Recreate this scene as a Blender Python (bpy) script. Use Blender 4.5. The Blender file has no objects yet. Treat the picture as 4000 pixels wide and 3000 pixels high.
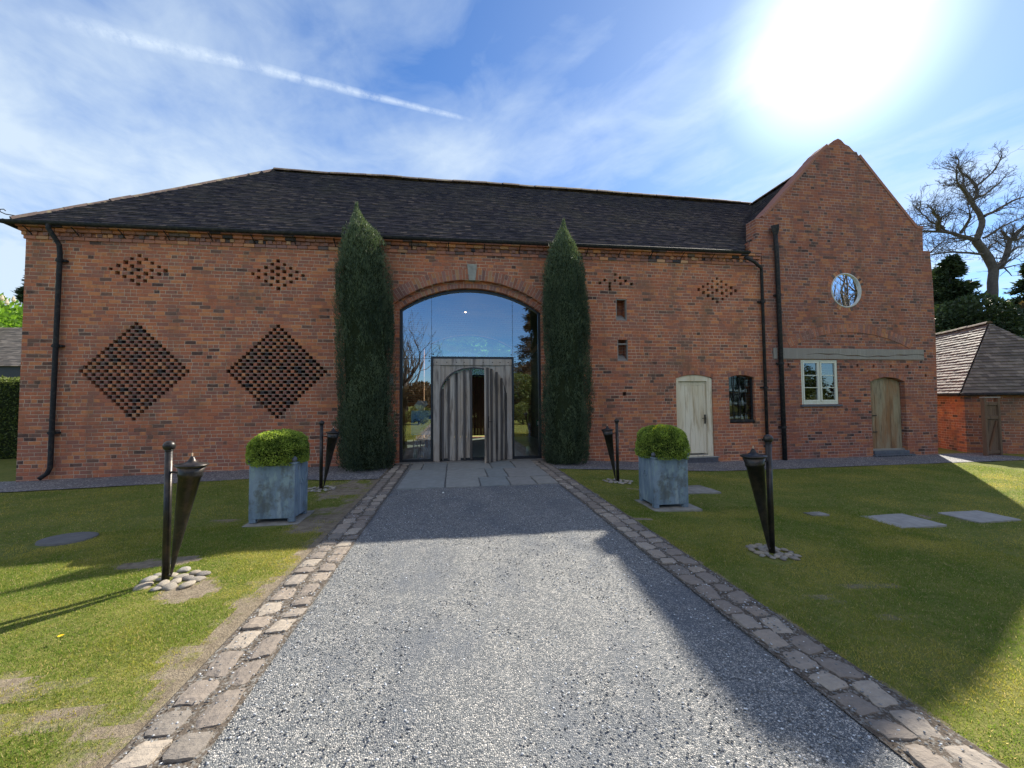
import bpy, math, random
import numpy as np
from mathutils import Vector, Matrix, geometry
random.seed(7); R=random.Random(11); rng=np.random.default_rng(5)
sc=bpy.context.scene; COL=sc.collection
rad=math.radians
# ------------------------------------------------------------------ camera
cam=bpy.data.cameras.new('camera'); camo=bpy.data.objects.new('camera',cam); COL.objects.link(camo)
cam.sensor_width=36; cam.lens=13.83; cam.clip_start=0.05; cam.clip_end=3000
M=Matrix(((0.98954,0.00227,-0.14424,0),(-0.14402,-0.04124,-0.98871,-10.26),(-0.0082,0.99915,-0.04048,1.6),(0,0,0,1)))
camo.matrix_world=M; sc.camera=camo
sc.render.resolution_x=1024; sc.render.resolution_y=768
# ------------------------------------------------------------------ world / sun
SUN_AZ=49.0; SUN_EL=35.5
SD=Vector((math.sin(rad(SUN_AZ))*math.cos(rad(SUN_EL)),math.cos(rad(SUN_AZ))*math.cos(rad(SUN_EL)),math.sin(rad(SUN_EL))))
sl=bpy.data.lights.new('sun','SUN'); sl.energy=5.0; sl.angle=rad(0.53); sl.color=(1,.93,.80)
so=bpy.data.objects.new('sun',sl); COL.objects.link(so); so.rotation_mode='QUATERNION'; so.rotation_quaternion=SD.to_track_quat('Z','Y'); so.location=(12,10,20)
vs=sc.view_settings; sc.display_settings.display_device='sRGB'; vs.view_transform='Standard'; vs.look='None'; vs.gamma=1; vs.exposure=1.0
class NT:
    def __init__(s,nt): s.nt=nt
    def new(s,t,**kw):
        n=s.nt.nodes.new(t)
        for k,v in kw.items(): setattr(n,k,v)
        return n
    def link(s,a,b): s.nt.links.new(a,b)
    def put(s,sock,v):
        if hasattr(v,'is_output') : s.link(v,sock)
        else:
            if isinstance(v,(tuple,list)) and len(v)==3 and sock.type=='RGBA': v=(*v,1)
            sock.default_value=v
    def m(s,op,a,b=None,c=None,clamp=False):
        n=s.new('ShaderNodeMath',operation=op); n.use_clamp=clamp
        for i,v in enumerate((a,b,c)):
            if v is not None: s.put(n.inputs[i],v)
        return n.outputs[0]
    def vm(s,op,a,b=None):
        n=s.new('ShaderNodeVectorMath',operation=op); s.put(n.inputs[0],a)
        if b is not None: s.put(n.inputs[1] if op!='SCALE' else n.inputs[3],b)
        return n.outputs['Value'] if op in('DOT_PRODUCT','LENGTH') else n.outputs[0]
    def mix(s,f,a,b,mode='MIX'):
        n=s.new('ShaderNodeMix',data_type='RGBA',blend_type=mode); n.clamp_factor=True
        s.put(n.inputs[0],f); s.put(n.inputs[6],a); s.put(n.inputs[7],b); return n.outputs[2]
    def noise(s,vec,scale,detail=3,rough=.55,dim='3D',dist=0):
        n=s.new('ShaderNodeTexNoise',noise_dimensions=dim)
        if vec is not None: s.put(n.inputs['Vector'],vec)
        n.inputs['Scale'].default_value=scale; n.inputs['Detail'].default_value=detail; n.inputs['Roughness'].default_value=rough; n.inputs['Distortion'].default_value=dist
        return n.outputs['Fac']
    def ramp(s,f,stops,interp='LINEAR'):
        n=s.new('ShaderNodeValToRGB'); cr=n.color_ramp; cr.interpolation=interp
        while len(cr.elements)<len(stops): cr.elements.new(0.5)
        for e,(p,c) in zip(cr.elements,stops):
            e.position=p; e.color=(*c,1) if len(c)==3 else c
        s.put(n.inputs[0],f); return n.outputs[0]
    def mr(s,v,a,b,c=0,d=1):
        n=s.new('ShaderNodeMapRange'); n.clamp=True
        for i,x in enumerate((v,a,b,c,d)): s.put(n.inputs[i],x)
        return n.outputs[0]
    def comb(s,x,y,z):
        n=s.new('ShaderNodeCombineXYZ')
        for i,v in enumerate((x,y,z)): s.put(n.inputs[i],v)
        return n.outputs[0]
    def sep(s,v):
        n=s.new('ShaderNodeSeparateXYZ'); s.put(n.inputs[0],v); return n.outputs
    def scale(s,v,sx,sy,sz): return s.vm('MULTIPLY',v,(sx,sy,sz))
w=bpy.data.worlds.new('World'); sc.world=w; w.use_nodes=True; w.node_tree.nodes.clear(); W=NT(w.node_tree)
sky=W.new('ShaderNodeTexSky',sky_type='NISHITA'); sky.sun_disc=False; sky.sun_elevation=rad(SUN_EL); sky.sun_rotation=rad(SUN_AZ)
sky.air_density=1.0; sky.dust_density=0.25; sky.ozone_density=3.0; sky.altitude=50
tc=W.new('ShaderNodeTexCoord'); d=tc.outputs['Generated']; dx,dy,dz=W.sep(d)
zz=W.m('MAXIMUM',dz,.06)
pv=W.comb(W.m('DIVIDE',dx,zz),W.m('DIVIDE',dy,zz),0)           # a flat cloud layer overhead
rot=W.new('ShaderNodeVectorRotate',rotation_type='Z_AXIS'); W.put(rot.inputs['Vector'],pv); rot.inputs['Angle'].default_value=rad(-32)
st=W.scale(rot.outputs[0],1.0,.42,1)
n1=W.noise(st,1.25,6,.55,dist=.35); n2=W.noise(W.scale(rot.outputs[0],1,.8,1),4.2,6,.6,dist=.5); n3=W.noise(pv,.5,2,.5)
cl=W.m('ADD',W.m('MULTIPLY',n1,.62),W.m('ADD',W.m('MULTIPLY',n2,.2),W.m('MULTIPLY',n3,.25)))
west=W.m('ADD',W.m('MULTIPLY',dx,-.13),W.m('MULTIPLY',dy,.045))
hor=W.mr(dz,.62,.22,0,.10)
cl=W.m('ADD',W.m('ADD',cl,west),hor)
cm=W.mr(cl,.50,.74,0,.88)
back=W.mr(dy,.15,-.25,0,1)
high=W.m('MULTIPLY',W.mr(dz,.30,.45,0,.9),W.mr(dz,.62,.85,1,.15))  # unseen bright cloud bank behind the viewer, added to light the facade
cm=W.m('ADD',W.m('MULTIPLY',cm,W.m('SUBTRACT',1,W.m('MULTIPLY',back,.85))),W.m('MULTIPLY',back,high),clamp=True)
# contrail: a thin great-circle streak
c0=Vector((-.5421,.6348,.5505)); c1=Vector((.0407,.8074,.5886)); nn=c0.cross(c1).normalized()
tt=(c1-c0).normalized()
wob=W.m('MULTIPLY',W.m('SUBTRACT',W.noise(d,7,4,.6),.5),.012)
dist=W.m('ABSOLUTE',W.m('ADD',W.vm('DOT_PRODUCT',d,tuple(nn)),wob))
along=W.vm('DOT_PRODUCT',d,tuple(tt)); a0=c0.dot(tt); a1=c1.dot(tt)
wid=W.mr(along,a0,a1,.0135,.005)
ct=W.mr(W.m('DIVIDE',dist,wid),0,1,1,0)
ct=W.m('MULTIPLY',ct,W.m('MULTIPLY',W.mr(along,a0-.05,a0+.05,0,1),W.mr(along,a1-.06,a1,1,0)))
ct=W.m('MULTIPLY',ct,W.mr(W.noise(d,30,5,.72),.36,.60,.15,1.0))
ss=W.vm('DOT_PRODUCT',d,tuple(SD)); ang=W.m('ARCCOSINE',W.m('MINIMUM',ss,.99999))
skyc=W.mix(1.0,sky.outputs[0],(.72,1.08,1.48),'MULTIPLY'); skyc=W.vm('SCALE',skyc,W.mr(ang,.1,1.2,.55,1.0))
cloudc=W.mix(back,(5.0,5.9,6.7),(7.2,7.1,6.9))
colr=W.mix(cm,skyc,cloudc); colr=W.mix(W.m('MULTIPLY',W.m('POWER',ct,.85),.55),colr,(6.4,7.2,7.9))
core=W.mr(ang,.0,.185,1,0); core=W.m('POWER',core,1.25)
halo=W.m('POWER',W.mr(ang,.0,.85,1,0),1.7)
glow=W.m('ADD',W.m('MULTIPLY',core,8.5),W.m('MULTIPLY',halo,2.2))
gc=W.vm('SCALE',(.95,1.0,1.02),glow)
colr=W.vm('ADD',colr,gc)
bg=W.new('ShaderNodeBackground'); W.put(bg.inputs[0],colr); bg.inputs[1].default_value=0.077
wo=W.new('ShaderNodeOutputWorld'); W.link(bg.outputs[0],wo.inputs[0])
# ------------------------------------------------------------------ material helpers
def mat(name):
    m=bpy.data.materials.new(name); m.use_nodes=True; m.node_tree.nodes.clear(); t=NT(m.node_tree)
    out=t.new('ShaderNodeOutputMaterial'); return m,t,out
def pbr(t,out,col,rough=.8,bump=None,dist=.01,spec=.3,metal=0,strength=1):
    p=t.new('ShaderNodeBsdfPrincipled'); t.put(p.inputs['Base Color'],col); t.put(p.inputs['Roughness'],rough)
    t.put(p.inputs['Specular IOR Level'],spec); t.put(p.inputs['Metallic'],metal)
    if bump is not None:
        b=t.new('ShaderNodeBump'); b.inputs['Strength'].default_value=strength; b.inputs['Distance'].default_value=dist
        t.put(b.inputs['Height'],bump); t.link(b.outputs[0],p.inputs['Normal'])
    t.link(p.outputs[0],out.inputs[0]); return p
def objc(t): return t.new('ShaderNodeTexCoord').outputs['Object']
def attr(t,n='Col'):
    a=t.new('ShaderNodeAttribute'); a.attribute_name=n; return a.outputs['Color']
def whit(t,v,dim='3D'):
    n=t.new('ShaderNodeTexWhiteNoise',noise_dimensions=dim); t.put(n.inputs['Vector'],v); return n.outputs['Value'],n.outputs['Color']
BR=[(0,(.065,.055,.060)),(.04,(.15,.105,.095)),(.11,(.31,.15,.12)),(.30,(.41,.165,.105)),(.48,(.48,.19,.108)),(.64,(.55,.245,.12)),(.76,(.38,.16,.11)),(.86,(.29,.145,.12)),(.95,(.55,.29,.16))]
def mk_brick(name,tint=(1,1,1),smear=.0):
    m,t,out=mat(name); o=objc(t); x,y,z=t.sep(o)
    CH=.085; LN=.245
    wn=t.noise(o,3.0,3); wn2=t.noise(t.vm('ADD',o,(7,3,1)),22,2)
    z2=t.m('ADD',z,t.m('ADD',t.m('MULTIPLY',t.m('SUBTRACT',wn,.5),.018),t.m('MULTIPLY',t.m('SUBTRACT',wn2,.5),.010)))
    u=t.m('ADD',t.m('ADD',x,y),t.m('MULTIPLY',t.m('SUBTRACT',wn2,.5),.016))
    rr=t.m('DIVIDE',z2,CH); row=t.m('FLOOR',rr); fz=t.m('SUBTRACT',rr,row)
    hr,_=whit(t,t.comb(row,3.3,0))
    off=t.m('ADD',t.m('MULTIPLY',t.m('MODULO',t.m('ABSOLUTE',row),2),.5),t.m('MULTIPLY',hr,.35))
    uu=t.m('ADD',t.m('DIVIDE',u,LN),off); cell=t.m('FLOOR',uu); fu=t.m('SUBTRACT',uu,cell)
    hc,_=whit(t,t.comb(cell,row,9.1))
    hrow=t.m('LESS_THAN',t.m('MODULO',t.m('ADD',t.m('ABSOLUTE',row),1),5),.5)
    split=t.m('LESS_THAN',hc,t.m('ADD',.16,t.m('MULTIPLY',hrow,.5)))
    half=t.m('MULTIPLY',split,t.m('GREATER_THAN',fu,.5))
    idv=t.comb(t.m('ADD',cell,t.m('MULTIPLY',half,.5)),row,1.7)
    h,hcol=whit(t,idv); h2,_=whit(t,t.vm('ADD',idv,(5.5,2.2,4.4)))
    du=t.m('MULTIPLY',t.m('MINIMUM',fu,t.m('SUBTRACT',1,fu)),LN)
    dm=t.m('MULTIPLY',t.m('ABSOLUTE',t.m('SUBTRACT',fu,.5)),LN)
    dm=t.m('ADD',dm,t.m('MULTIPLY',t.m('SUBTRACT',1,split),1))
    dzz=t.m('MULTIPLY',t.m('MINIMUM',fz,t.m('SUBTRACT',1,fz)),CH)
    de=t.m('MINIMUM',t.m('MINIMUM',du,dm),t.m('ADD',dzz,-.001))
    mort=t.mr(de,.0035,.0075,1,0)
    reg=t.noise(t.scale(o,.5,.5,.8),.9,4,.6)
    hh=t.m('ADD',t.m('MULTIPLY',h,.86),t.m('MULTIPLY',t.m('SUBTRACT',reg,.44),.5),clamp=True)
    c=t.ramp(hh,BR,'CONSTANT')
    fine=t.noise(o,60,4,.7); med=t.noise(o,14,3,.6)
    c=t.mix(t.mr(med,.35,.7,0,.5),c,t.mix(h2,(.16,.085,.06),(.42,.19,.10)))
    c=t.mix(1,c,t.mix(fine,(.62,.62,.62),(1.35,1.3,1.28)),'MULTIPLY')
    mc=t.mix(t.noise(o,30,2),(.44,.35,.28),(.66,.56,.46))
    vis=t.mr(t.noise(t.vm('ADD',o,(20,0,5)),1.3,4,.6),.36,.56,.22,1.0)
    c=t.mix(t.m('MULTIPLY',mort,vis),c,mc)
    # algae / soot stains with their own outline
    stn=t.m('MULTIPLY',t.mr(t.noise(t.scale(t.vm('ADD',o,(3,1,8)),1,1,.6),1.6,5,.65),.52,.74),.6)
    c=t.mix(stn,c,(.14,.115,.085))
    strk=t.mr(t.noise(t.scale(t.vm('ADD',o,(5,5,2)),2.6,2.6,.22),1.5,5,.65),.54,.74,0,.42); c=t.mix(strk,c,(.17,.125,.10)); pal=t.mr(t.noise(t.vm('ADD',o,(31,2,7)),2.1,5,.7),.60,.76,0,.35); c=t.mix(pal,c,(.50,.36,.28))
    c=t.mix(1,c,tint,'MULTIPLY')
    hgt=t.m('ADD',t.m('MULTIPLY',t.m('SUBTRACT',1,mort),.6),t.m('ADD',t.m('MULTIPLY',fine,.3),t.m('MULTIPLY',h2,.25)))
    pbr(t,out,c,.9,hgt,.012,.15); return m
BRICK=mk_brick('brickwork',(1.12,.97,.87)); BRICK2=mk_brick('brickwork_weathered',(.80,.72,.74)); BRICK3=mk_brick('brickwork_outbuilding',(.85,.80,.78))
def mk_attr(name,rough=.85,sc_=40,amt=.35,bump=.004,spec=.2):
    m,t,out=mat(name); o=objc(t); c=attr(t); n=t.noise(o,sc_,4,.65)
    c=t.mix(1,c,t.mix(n,(1-amt,)*3,(1+amt,)*3),'MULTIPLY'); pbr(t,out,c,rough,n,bump,spec); return m
LOOSE=mk_attr('single_bricks')
def bcol(r=R):
    h=r.random(); k=[c for p,c in BR if p<=h][-1]; f=r.uniform(.8,1.2); return tuple(v*f for v in k)
MORT=(.42,.34,.27)
def mk_noise(name,c1,c2,scale=6,rough=.8,bump=.01,spec=.3,metal=0,stretch=(1,1,1),c3=None,s3=2,detail=5):
    m,t,out=mat(name); o=t.scale(objc(t),*stretch); n=t.noise(o,scale,detail,.62)
    c=t.mix(t.mr(n,.3,.7),c1,c2)
    if c3: c=t.mix(t.mr(t.noise(t.vm('ADD',o,(9,4,2)),s3,5,.65),.5,.62),c,c3)
    pbr(t,out,c,rough,n,bump,spec,metal); return m
CREAMST=mk_noise('pale_window_ring',(.45,.44,.42),(.60,.58,.55),9,.8,.003)
STONE=mk_noise('grey_stone',(.22,.21,.19),(.36,.35,.31),9,.85,.008)
SETT=mk_attr('sandstone_sett',.85,26,.32,.010)
FLAG=mk_attr('flagstone',.75,7,.3,.006,.3)
SLATE=mk_noise('slate',(.07,.08,.10),(.13,.14,.16),12,.6,.004)
CONC=mk_noise('concrete_slab',(.20,.19,.17),(.33,.315,.28),8,.9,.004,.15,c3=(.13,.13,.10))
PALE=mk_noise('pale_slab',(.26,.25,.235),(.37,.36,.335),8,.85,.004)
BLACK=mk_noise('black_painted_iron',(.012,.013,.015),(.028,.028,.03),20,.7,.002,.25,c3=(.05,.042,.036),s3=14)
IRON=mk_noise('dark_bronzed_iron',(.022,.021,.022),(.05,.046,.043),14,.38,.002,.5,.6,c3=(.07,.055,.045),s3=10)
STEEL=mk_noise('dark_steel_frame',(.014,.016,.02),(.025,.027,.03),10,.4,.001,.5)
WHITE=mk_noise('white_paint',(.72,.72,.69),(.8,.8,.77),10,.5,.001)
def mk_wood(name,a,b,c,stain=None,rough=.85,sc1=14):
    m,t,out=mat(name); o=objc(t); s1=t.scale(o,1,1,.06); n=t.noise(s1,sc1*2.2,5,.7); n2=t.noise(t.scale(o,1,1,.25),3,4,.6); n3=t.noise(t.scale(t.vm('ADD',o,(4,4,4)),1,1,.12),9,4,.6)
    cc=t.mix(t.mr(n,.3,.7),a,b); cc=t.mix(t.mr(n2,.42,.62),cc,c)
    if stain: cc=t.mix(t.mr(n3,.52,.68,0,.85),cc,stain)
    pbr(t,out,cc,rough,n,.006,.2); return m
OAK=mk_wood('weathered_oak',(.34,.31,.28),(.52,.47,.42),(.42,.34,.27),(.15,.13,.12))
OAKL=mk_wood('door_leaf_oak',(.26,.23,.20),(.62,.56,.49),(.48,.38,.29),(.05,.045,.045),sc1=9)
OAKD=mk_wood('dark_oak_batten',(.07,.065,.065),(.15,.14,.135),(.11,.095,.085),(.03,.028,.026))
OAKB=mk_wood('weathered_oak_beam',(.21,.19,.17),(.33,.30,.27),(.25,.22,.195),None)
PINE=mk_wood('old_door_timber',(.22,.18,.11),(.36,.30,.21),(.24,.13,.065),(.09,.07,.05))
CREAM=mk_wood('cream_paint',(.72,.62,.46),(.80,.71,.55),(.68,.57,.40),(.42,.30,.17),.6)
TRIM=mk_wood('cream_window_paint',(.60,.60,.50),(.70,.70,.60),(.60,.58,.48),None,.5)
BROWN=mk_wood('brown_timber',(.13,.065,.035),(.2,.1,.055),(.11,.06,.04),(.05,.03,.025))
ORNG=mk_wood('interior_oak',(.42,.22,.10),(.58,.33,.17),(.36,.18,.08),None)
GATEM=mk_wood('gate_timber',(.12,.075,.05),(.19,.125,.085),(.14,.09,.06),(.06,.045,.035))
DARK=mk_noise('dark_plaster',(.05,.045,.04),(.08,.07,.06),3)
FLOORM=mk_noise('interior_stone_floor',(.22,.20,.18),(.30,.28,.25),3,.35,.002,.5)
def mk_copper():
    m,t,out=mat('patinated_zinc'); o=objc(t); s=t.scale(o,1,1,.35)
    n=t.noise(s,6,5,.65); n2=t.noise(t.vm('ADD',s,(3,3,3)),14,5,.7); n3=t.noise(t.vm('ADD',o,(8,1,5)),5,5,.7); n4=t.noise(t.scale(t.vm('ADD',o,(1,7,5)),1,1,.15),11,4,.6)
    c=t.mix(t.mr(n,.35,.65),(.115,.165,.225),(.23,.30,.38)); c=t.mix(t.mr(n2,.50,.64,0,.8),c,(.27,.36,.37))
    c=t.mix(t.mr(n4,.54,.68,0,.75),c,(.36,.43,.47)); c=t.mix(t.mr(n3,.53,.66,0,.75),c,(.11,.115,.105))
    pbr(t,out,c,.55,n2,.003,.4,.15); return m
ZINC=mk_copper()
def mk_glass(name,tint=(.86,.93,.95),base=.16,rough=0.0):
    m,t,out=mat(name); fr=t.new('ShaderNodeFresnel'); fr.inputs[0].default_value=1.5
    tr=t.new('ShaderNodeBsdfTransparent'); tr.inputs[0].default_value=(*tint,1); gl=t.new('ShaderNodeBsdfGlossy'); gl.inputs['Roughness'].default_value=rough; gl.inputs[0].default_value=(.95,.97,1,1)
    ms=t.new('ShaderNodeMixShader'); t.put(ms.inputs[0],t.m('ADD',t.m('MULTIPLY',fr.outputs[0],1.0),base,clamp=True)); t.link(tr.outputs[0],ms.inputs[1]); t.link(gl.outputs[0],ms.inputs[2]); t.link(ms.outputs[0],out.inputs[0]); return m
GLASS=mk_glass('coated_glass',base=.27); GLASS2=mk_glass('window_glass',base=.17); GLASS3=mk_glass('rear_glass',(.72,.93,.88),.04); JAR=mk_glass('pale_green_glass',(.75,.9,.8),.12)
def mk_leaf(name,c1,c2,trans=.35,rough=.55):
    m,t,out=mat(name); a=t.new('ShaderNodeAttribute'); a.attribute_name='Col'
    c=t.mix(a.outputs['Fac'],c1,c2); p=t.new('ShaderNodeBsdfPrincipled'); t.put(p.inputs['Base Color'],c); p.inputs['Roughness'].default_value=rough; p.inputs['Specular IOR Level'].default_value=.25
    tl=t.new('ShaderNodeBsdfTranslucent'); t.put(tl.inputs[0],t.mix(1,c,(1.3,1.4,.7),'MULTIPLY')); ms=t.new('ShaderNodeMixShader'); ms.inputs[0].default_value=trans
    t.link(p.outputs[0],ms.inputs[1]); t.link(tl.outputs[0],ms.inputs[2]); t.link(ms.outputs[0],out.inputs[0]); return m
L_CYP=mk_leaf('cypress_foliage',(.028,.048,.03),(.16,.20,.11),.2); L_BOX=mk_leaf('box_foliage',(.085,.14,.03),(.42,.50,.10),.42)
L_CHN=mk_leaf('chestnut_foliage',(.07,.15,.02),(.22,.36,.05),.4); L_CON=mk_leaf('conifer_foliage',(.02,.035,.018),(.06,.085,.035),.2)
L_COP=mk_leaf('copper_foliage',(.05,.035,.02),(.13,.085,.04),.3); L_HDG=mk_leaf('hedge_foliage',(.045,.075,.018),(.16,.19,.05),.25); L_YEL=mk_leaf('yellow_box_tips',(.55,.55,.02),(.8,.75,.05),.4)
L_BLOS=mk_leaf('blossom',(.6,.5,.4),(.75,.65,.55),.3)
BARK=mk_noise('bark',(.07,.06,.055),(.13,.11,.10),5,.9,.02)
CORE=mk_noise('dark_core',(.02,.026,.014),(.035,.045,.02),12,1,.03,.0)  # dark fill for the solid cores that block light inside foliage
def mk_grass():
    m,t,out=mat('grass_blades'); c=attr(t); p=t.new('ShaderNodeBsdfPrincipled'); t.put(p.inputs['Base Color'],c); p.inputs['Roughness'].default_value=.6; p.inputs['Specular IOR Level'].default_value=.2
    tl=t.new('ShaderNodeBsdfTranslucent'); t.put(tl.inputs[0],t.mix(1,c,(1.5,1.4,1.0),'MULTIPLY')); ms=t.new('ShaderNodeMixShader'); ms.inputs[0].default_value=.55
    t.link(p.outputs[0],ms.inputs[1]); t.link(tl.outputs[0],ms.inputs[2]); t.link(ms.outputs[0],out.inputs[0]); return m
GRASS=mk_grass()
def mk_ground():
    m,t,out=mat('lawn_soil'); o=objc(t); a=t.sep(attr(t)); n=t.noise(o,2.2,5,.65); nf=t.noise(o,70,4,.75); nm=t.noise(o,14,4,.7)
    g=t.mix(t.mr(n,.3,.7),(.095,.14,.024),(.20,.21,.045)); g=t.mix(t.mr(nm,.4,.75,0,.7),g,(.30,.26,.095)); 
    g=t.mix(1,g,t.mix(nf,(.35,.35,.35),(1.7,1.7,1.7)),'MULTIPLY')
    s=t.mix(t.mr(t.noise(o,9,5,.7),.3,.7),(.19,.15,.105),(.36,.30,.22)); s=t.mix(1,s,t.mix(nf,(.6,.6,.6),(1.35,1.35,1.35)),'MULTIPLY')
    b=t.m('ADD',a[0],t.m('MULTIPLY',t.m('SUBTRACT',t.noise(o,26,5,.75),.5),1.6)); b=t.mr(b,.22,.85)
    pbr(t,out,t.mix(b,g,s),.95,t.m('ADD',nf,nm),.02,.1); return m
LAWN=mk_ground()
def mk_gravel(name,cs,scale=125,rut=True):
    m,t,out=mat(name); o=objc(t); v=t.new('ShaderNodeTexVoronoi',feature='F1'); t.put(v.inputs['Vector'],o); v.inputs['Scale'].default_value=scale; v.inputs['Randomness'].default_value=1
    v2=t.new('ShaderNodeTexVoronoi',feature='DISTANCE_TO_EDGE'); t.put(v2.inputs['Vector'],o); v2.inputs['Scale'].default_value=scale
    h=t.sep(v.outputs['Color'])[0]; c=t.ramp(h,cs); e=t.mr(v2.outputs[0],.0,.16)
    c=t.mix(e,(.06,.065,.07),c)
    n=t.noise(t.scale(o,1,.55,1),1.6,5,.62); n2=t.noise(o,7,4,.7)
    c=t.mix(t.mr(n,.48,.70,0,.7),c,(.11,.125,.15)); c=t.mix(t.mr(n2,.58,.72,0,.5),c,(.09,.10,.12))
    hg=t.m('ADD',t.m('MULTIPLY',t.m('SUBTRACT',1,v.outputs['Distance']),.8),t.m('MULTIPLY',h,.6))
    pbr(t,out,c,.8,hg,.008,.25,strength=.9); return m
GS=[(0,(.12,.13,.14)),(.3,(.19,.20,.208)),(.55,(.285,.29,.286)),(.8,(.43,.415,.39)),(1,(.62,.585,.54))]
GRAVEL=mk_gravel('blue_grey_gravel',GS); GRAV2=mk_gravel('side_gravel',[(0,(.09,.085,.09)),(.4,(.20,.19,.20)),(.8,(.36,.34,.33)),(1,(.6,.57,.54))],42)
def mk_tile(name,cols,tw=.165,rough=.75,spec=.3):
    m,t,out=mat(name); uv=t.new('ShaderNodeUVMap').outputs[0]; u,v,_=t.sep(uv); o=objc(t)
    idv=t.comb(t.m('FLOOR',u),t.m('FLOOR',v),.5); h,_c=whit(t,idv); c=t.ramp(h,cols)
    n=t.noise(o,35,4,.7); n2=t.noise(o,1.2,4,.6); n3=t.noise(t.vm('ADD',o,(6,6,6)),5,5,.7)
    c=t.mix(1,c,t.mix(n,(.6,.6,.6),(1.4,1.4,1.4)),'MULTIPLY'); c=t.mix(t.mr(n2,.45,.7,0,.5),c,(.085,.075,.06)); c=t.mix(t.mr(n3,.62,.74,0,.7),c,(.20,.18,.13))
    fu=t.m('FRACT',u); e=t.mr(t.m('MINIMUM',fu,t.m('SUBTRACT',1,fu)),.0,.035)
    c=t.mix(e,(.015,.013,.012),c)
    pbr(t,out,c,rough,n,.004,spec); return m
TILE=mk_tile('dark_clay_tiles',[(0,(.036,.034,.041)),(.5,(.054,.049,.056)),(.85,(.072,.062,.065)),(1,(.108,.088,.08))],rough=.95,spec=.0)
TILE2=mk_tile('brown_clay_tiles',[(0,(.10,.08,.065)),(.5,(.16,.128,.10)),(1,(.24,.195,.155))],rough=.62,spec=.3)
RIDGE=mk_noise('ridge_clay',(.065,.052,.052),(.11,.082,.072),9,.9,.006,.1,c3=(.15,.13,.09),s3=5)
def flat(name,c,rough=.6,em=None,spec=.3):
    m,t,out=mat(name); n=t.noise(objc(t),18,3); cc=t.mix(n,tuple(v*.88 for v in c),tuple(min(v*1.1,1) for v in c)); p=pbr(t,out,cc,rough,spec=spec)
    if em: p.inputs['Emission Color'].default_value=(*em[0],1); p.inputs['Emission Strength'].default_value=em[1]
    return m
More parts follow.
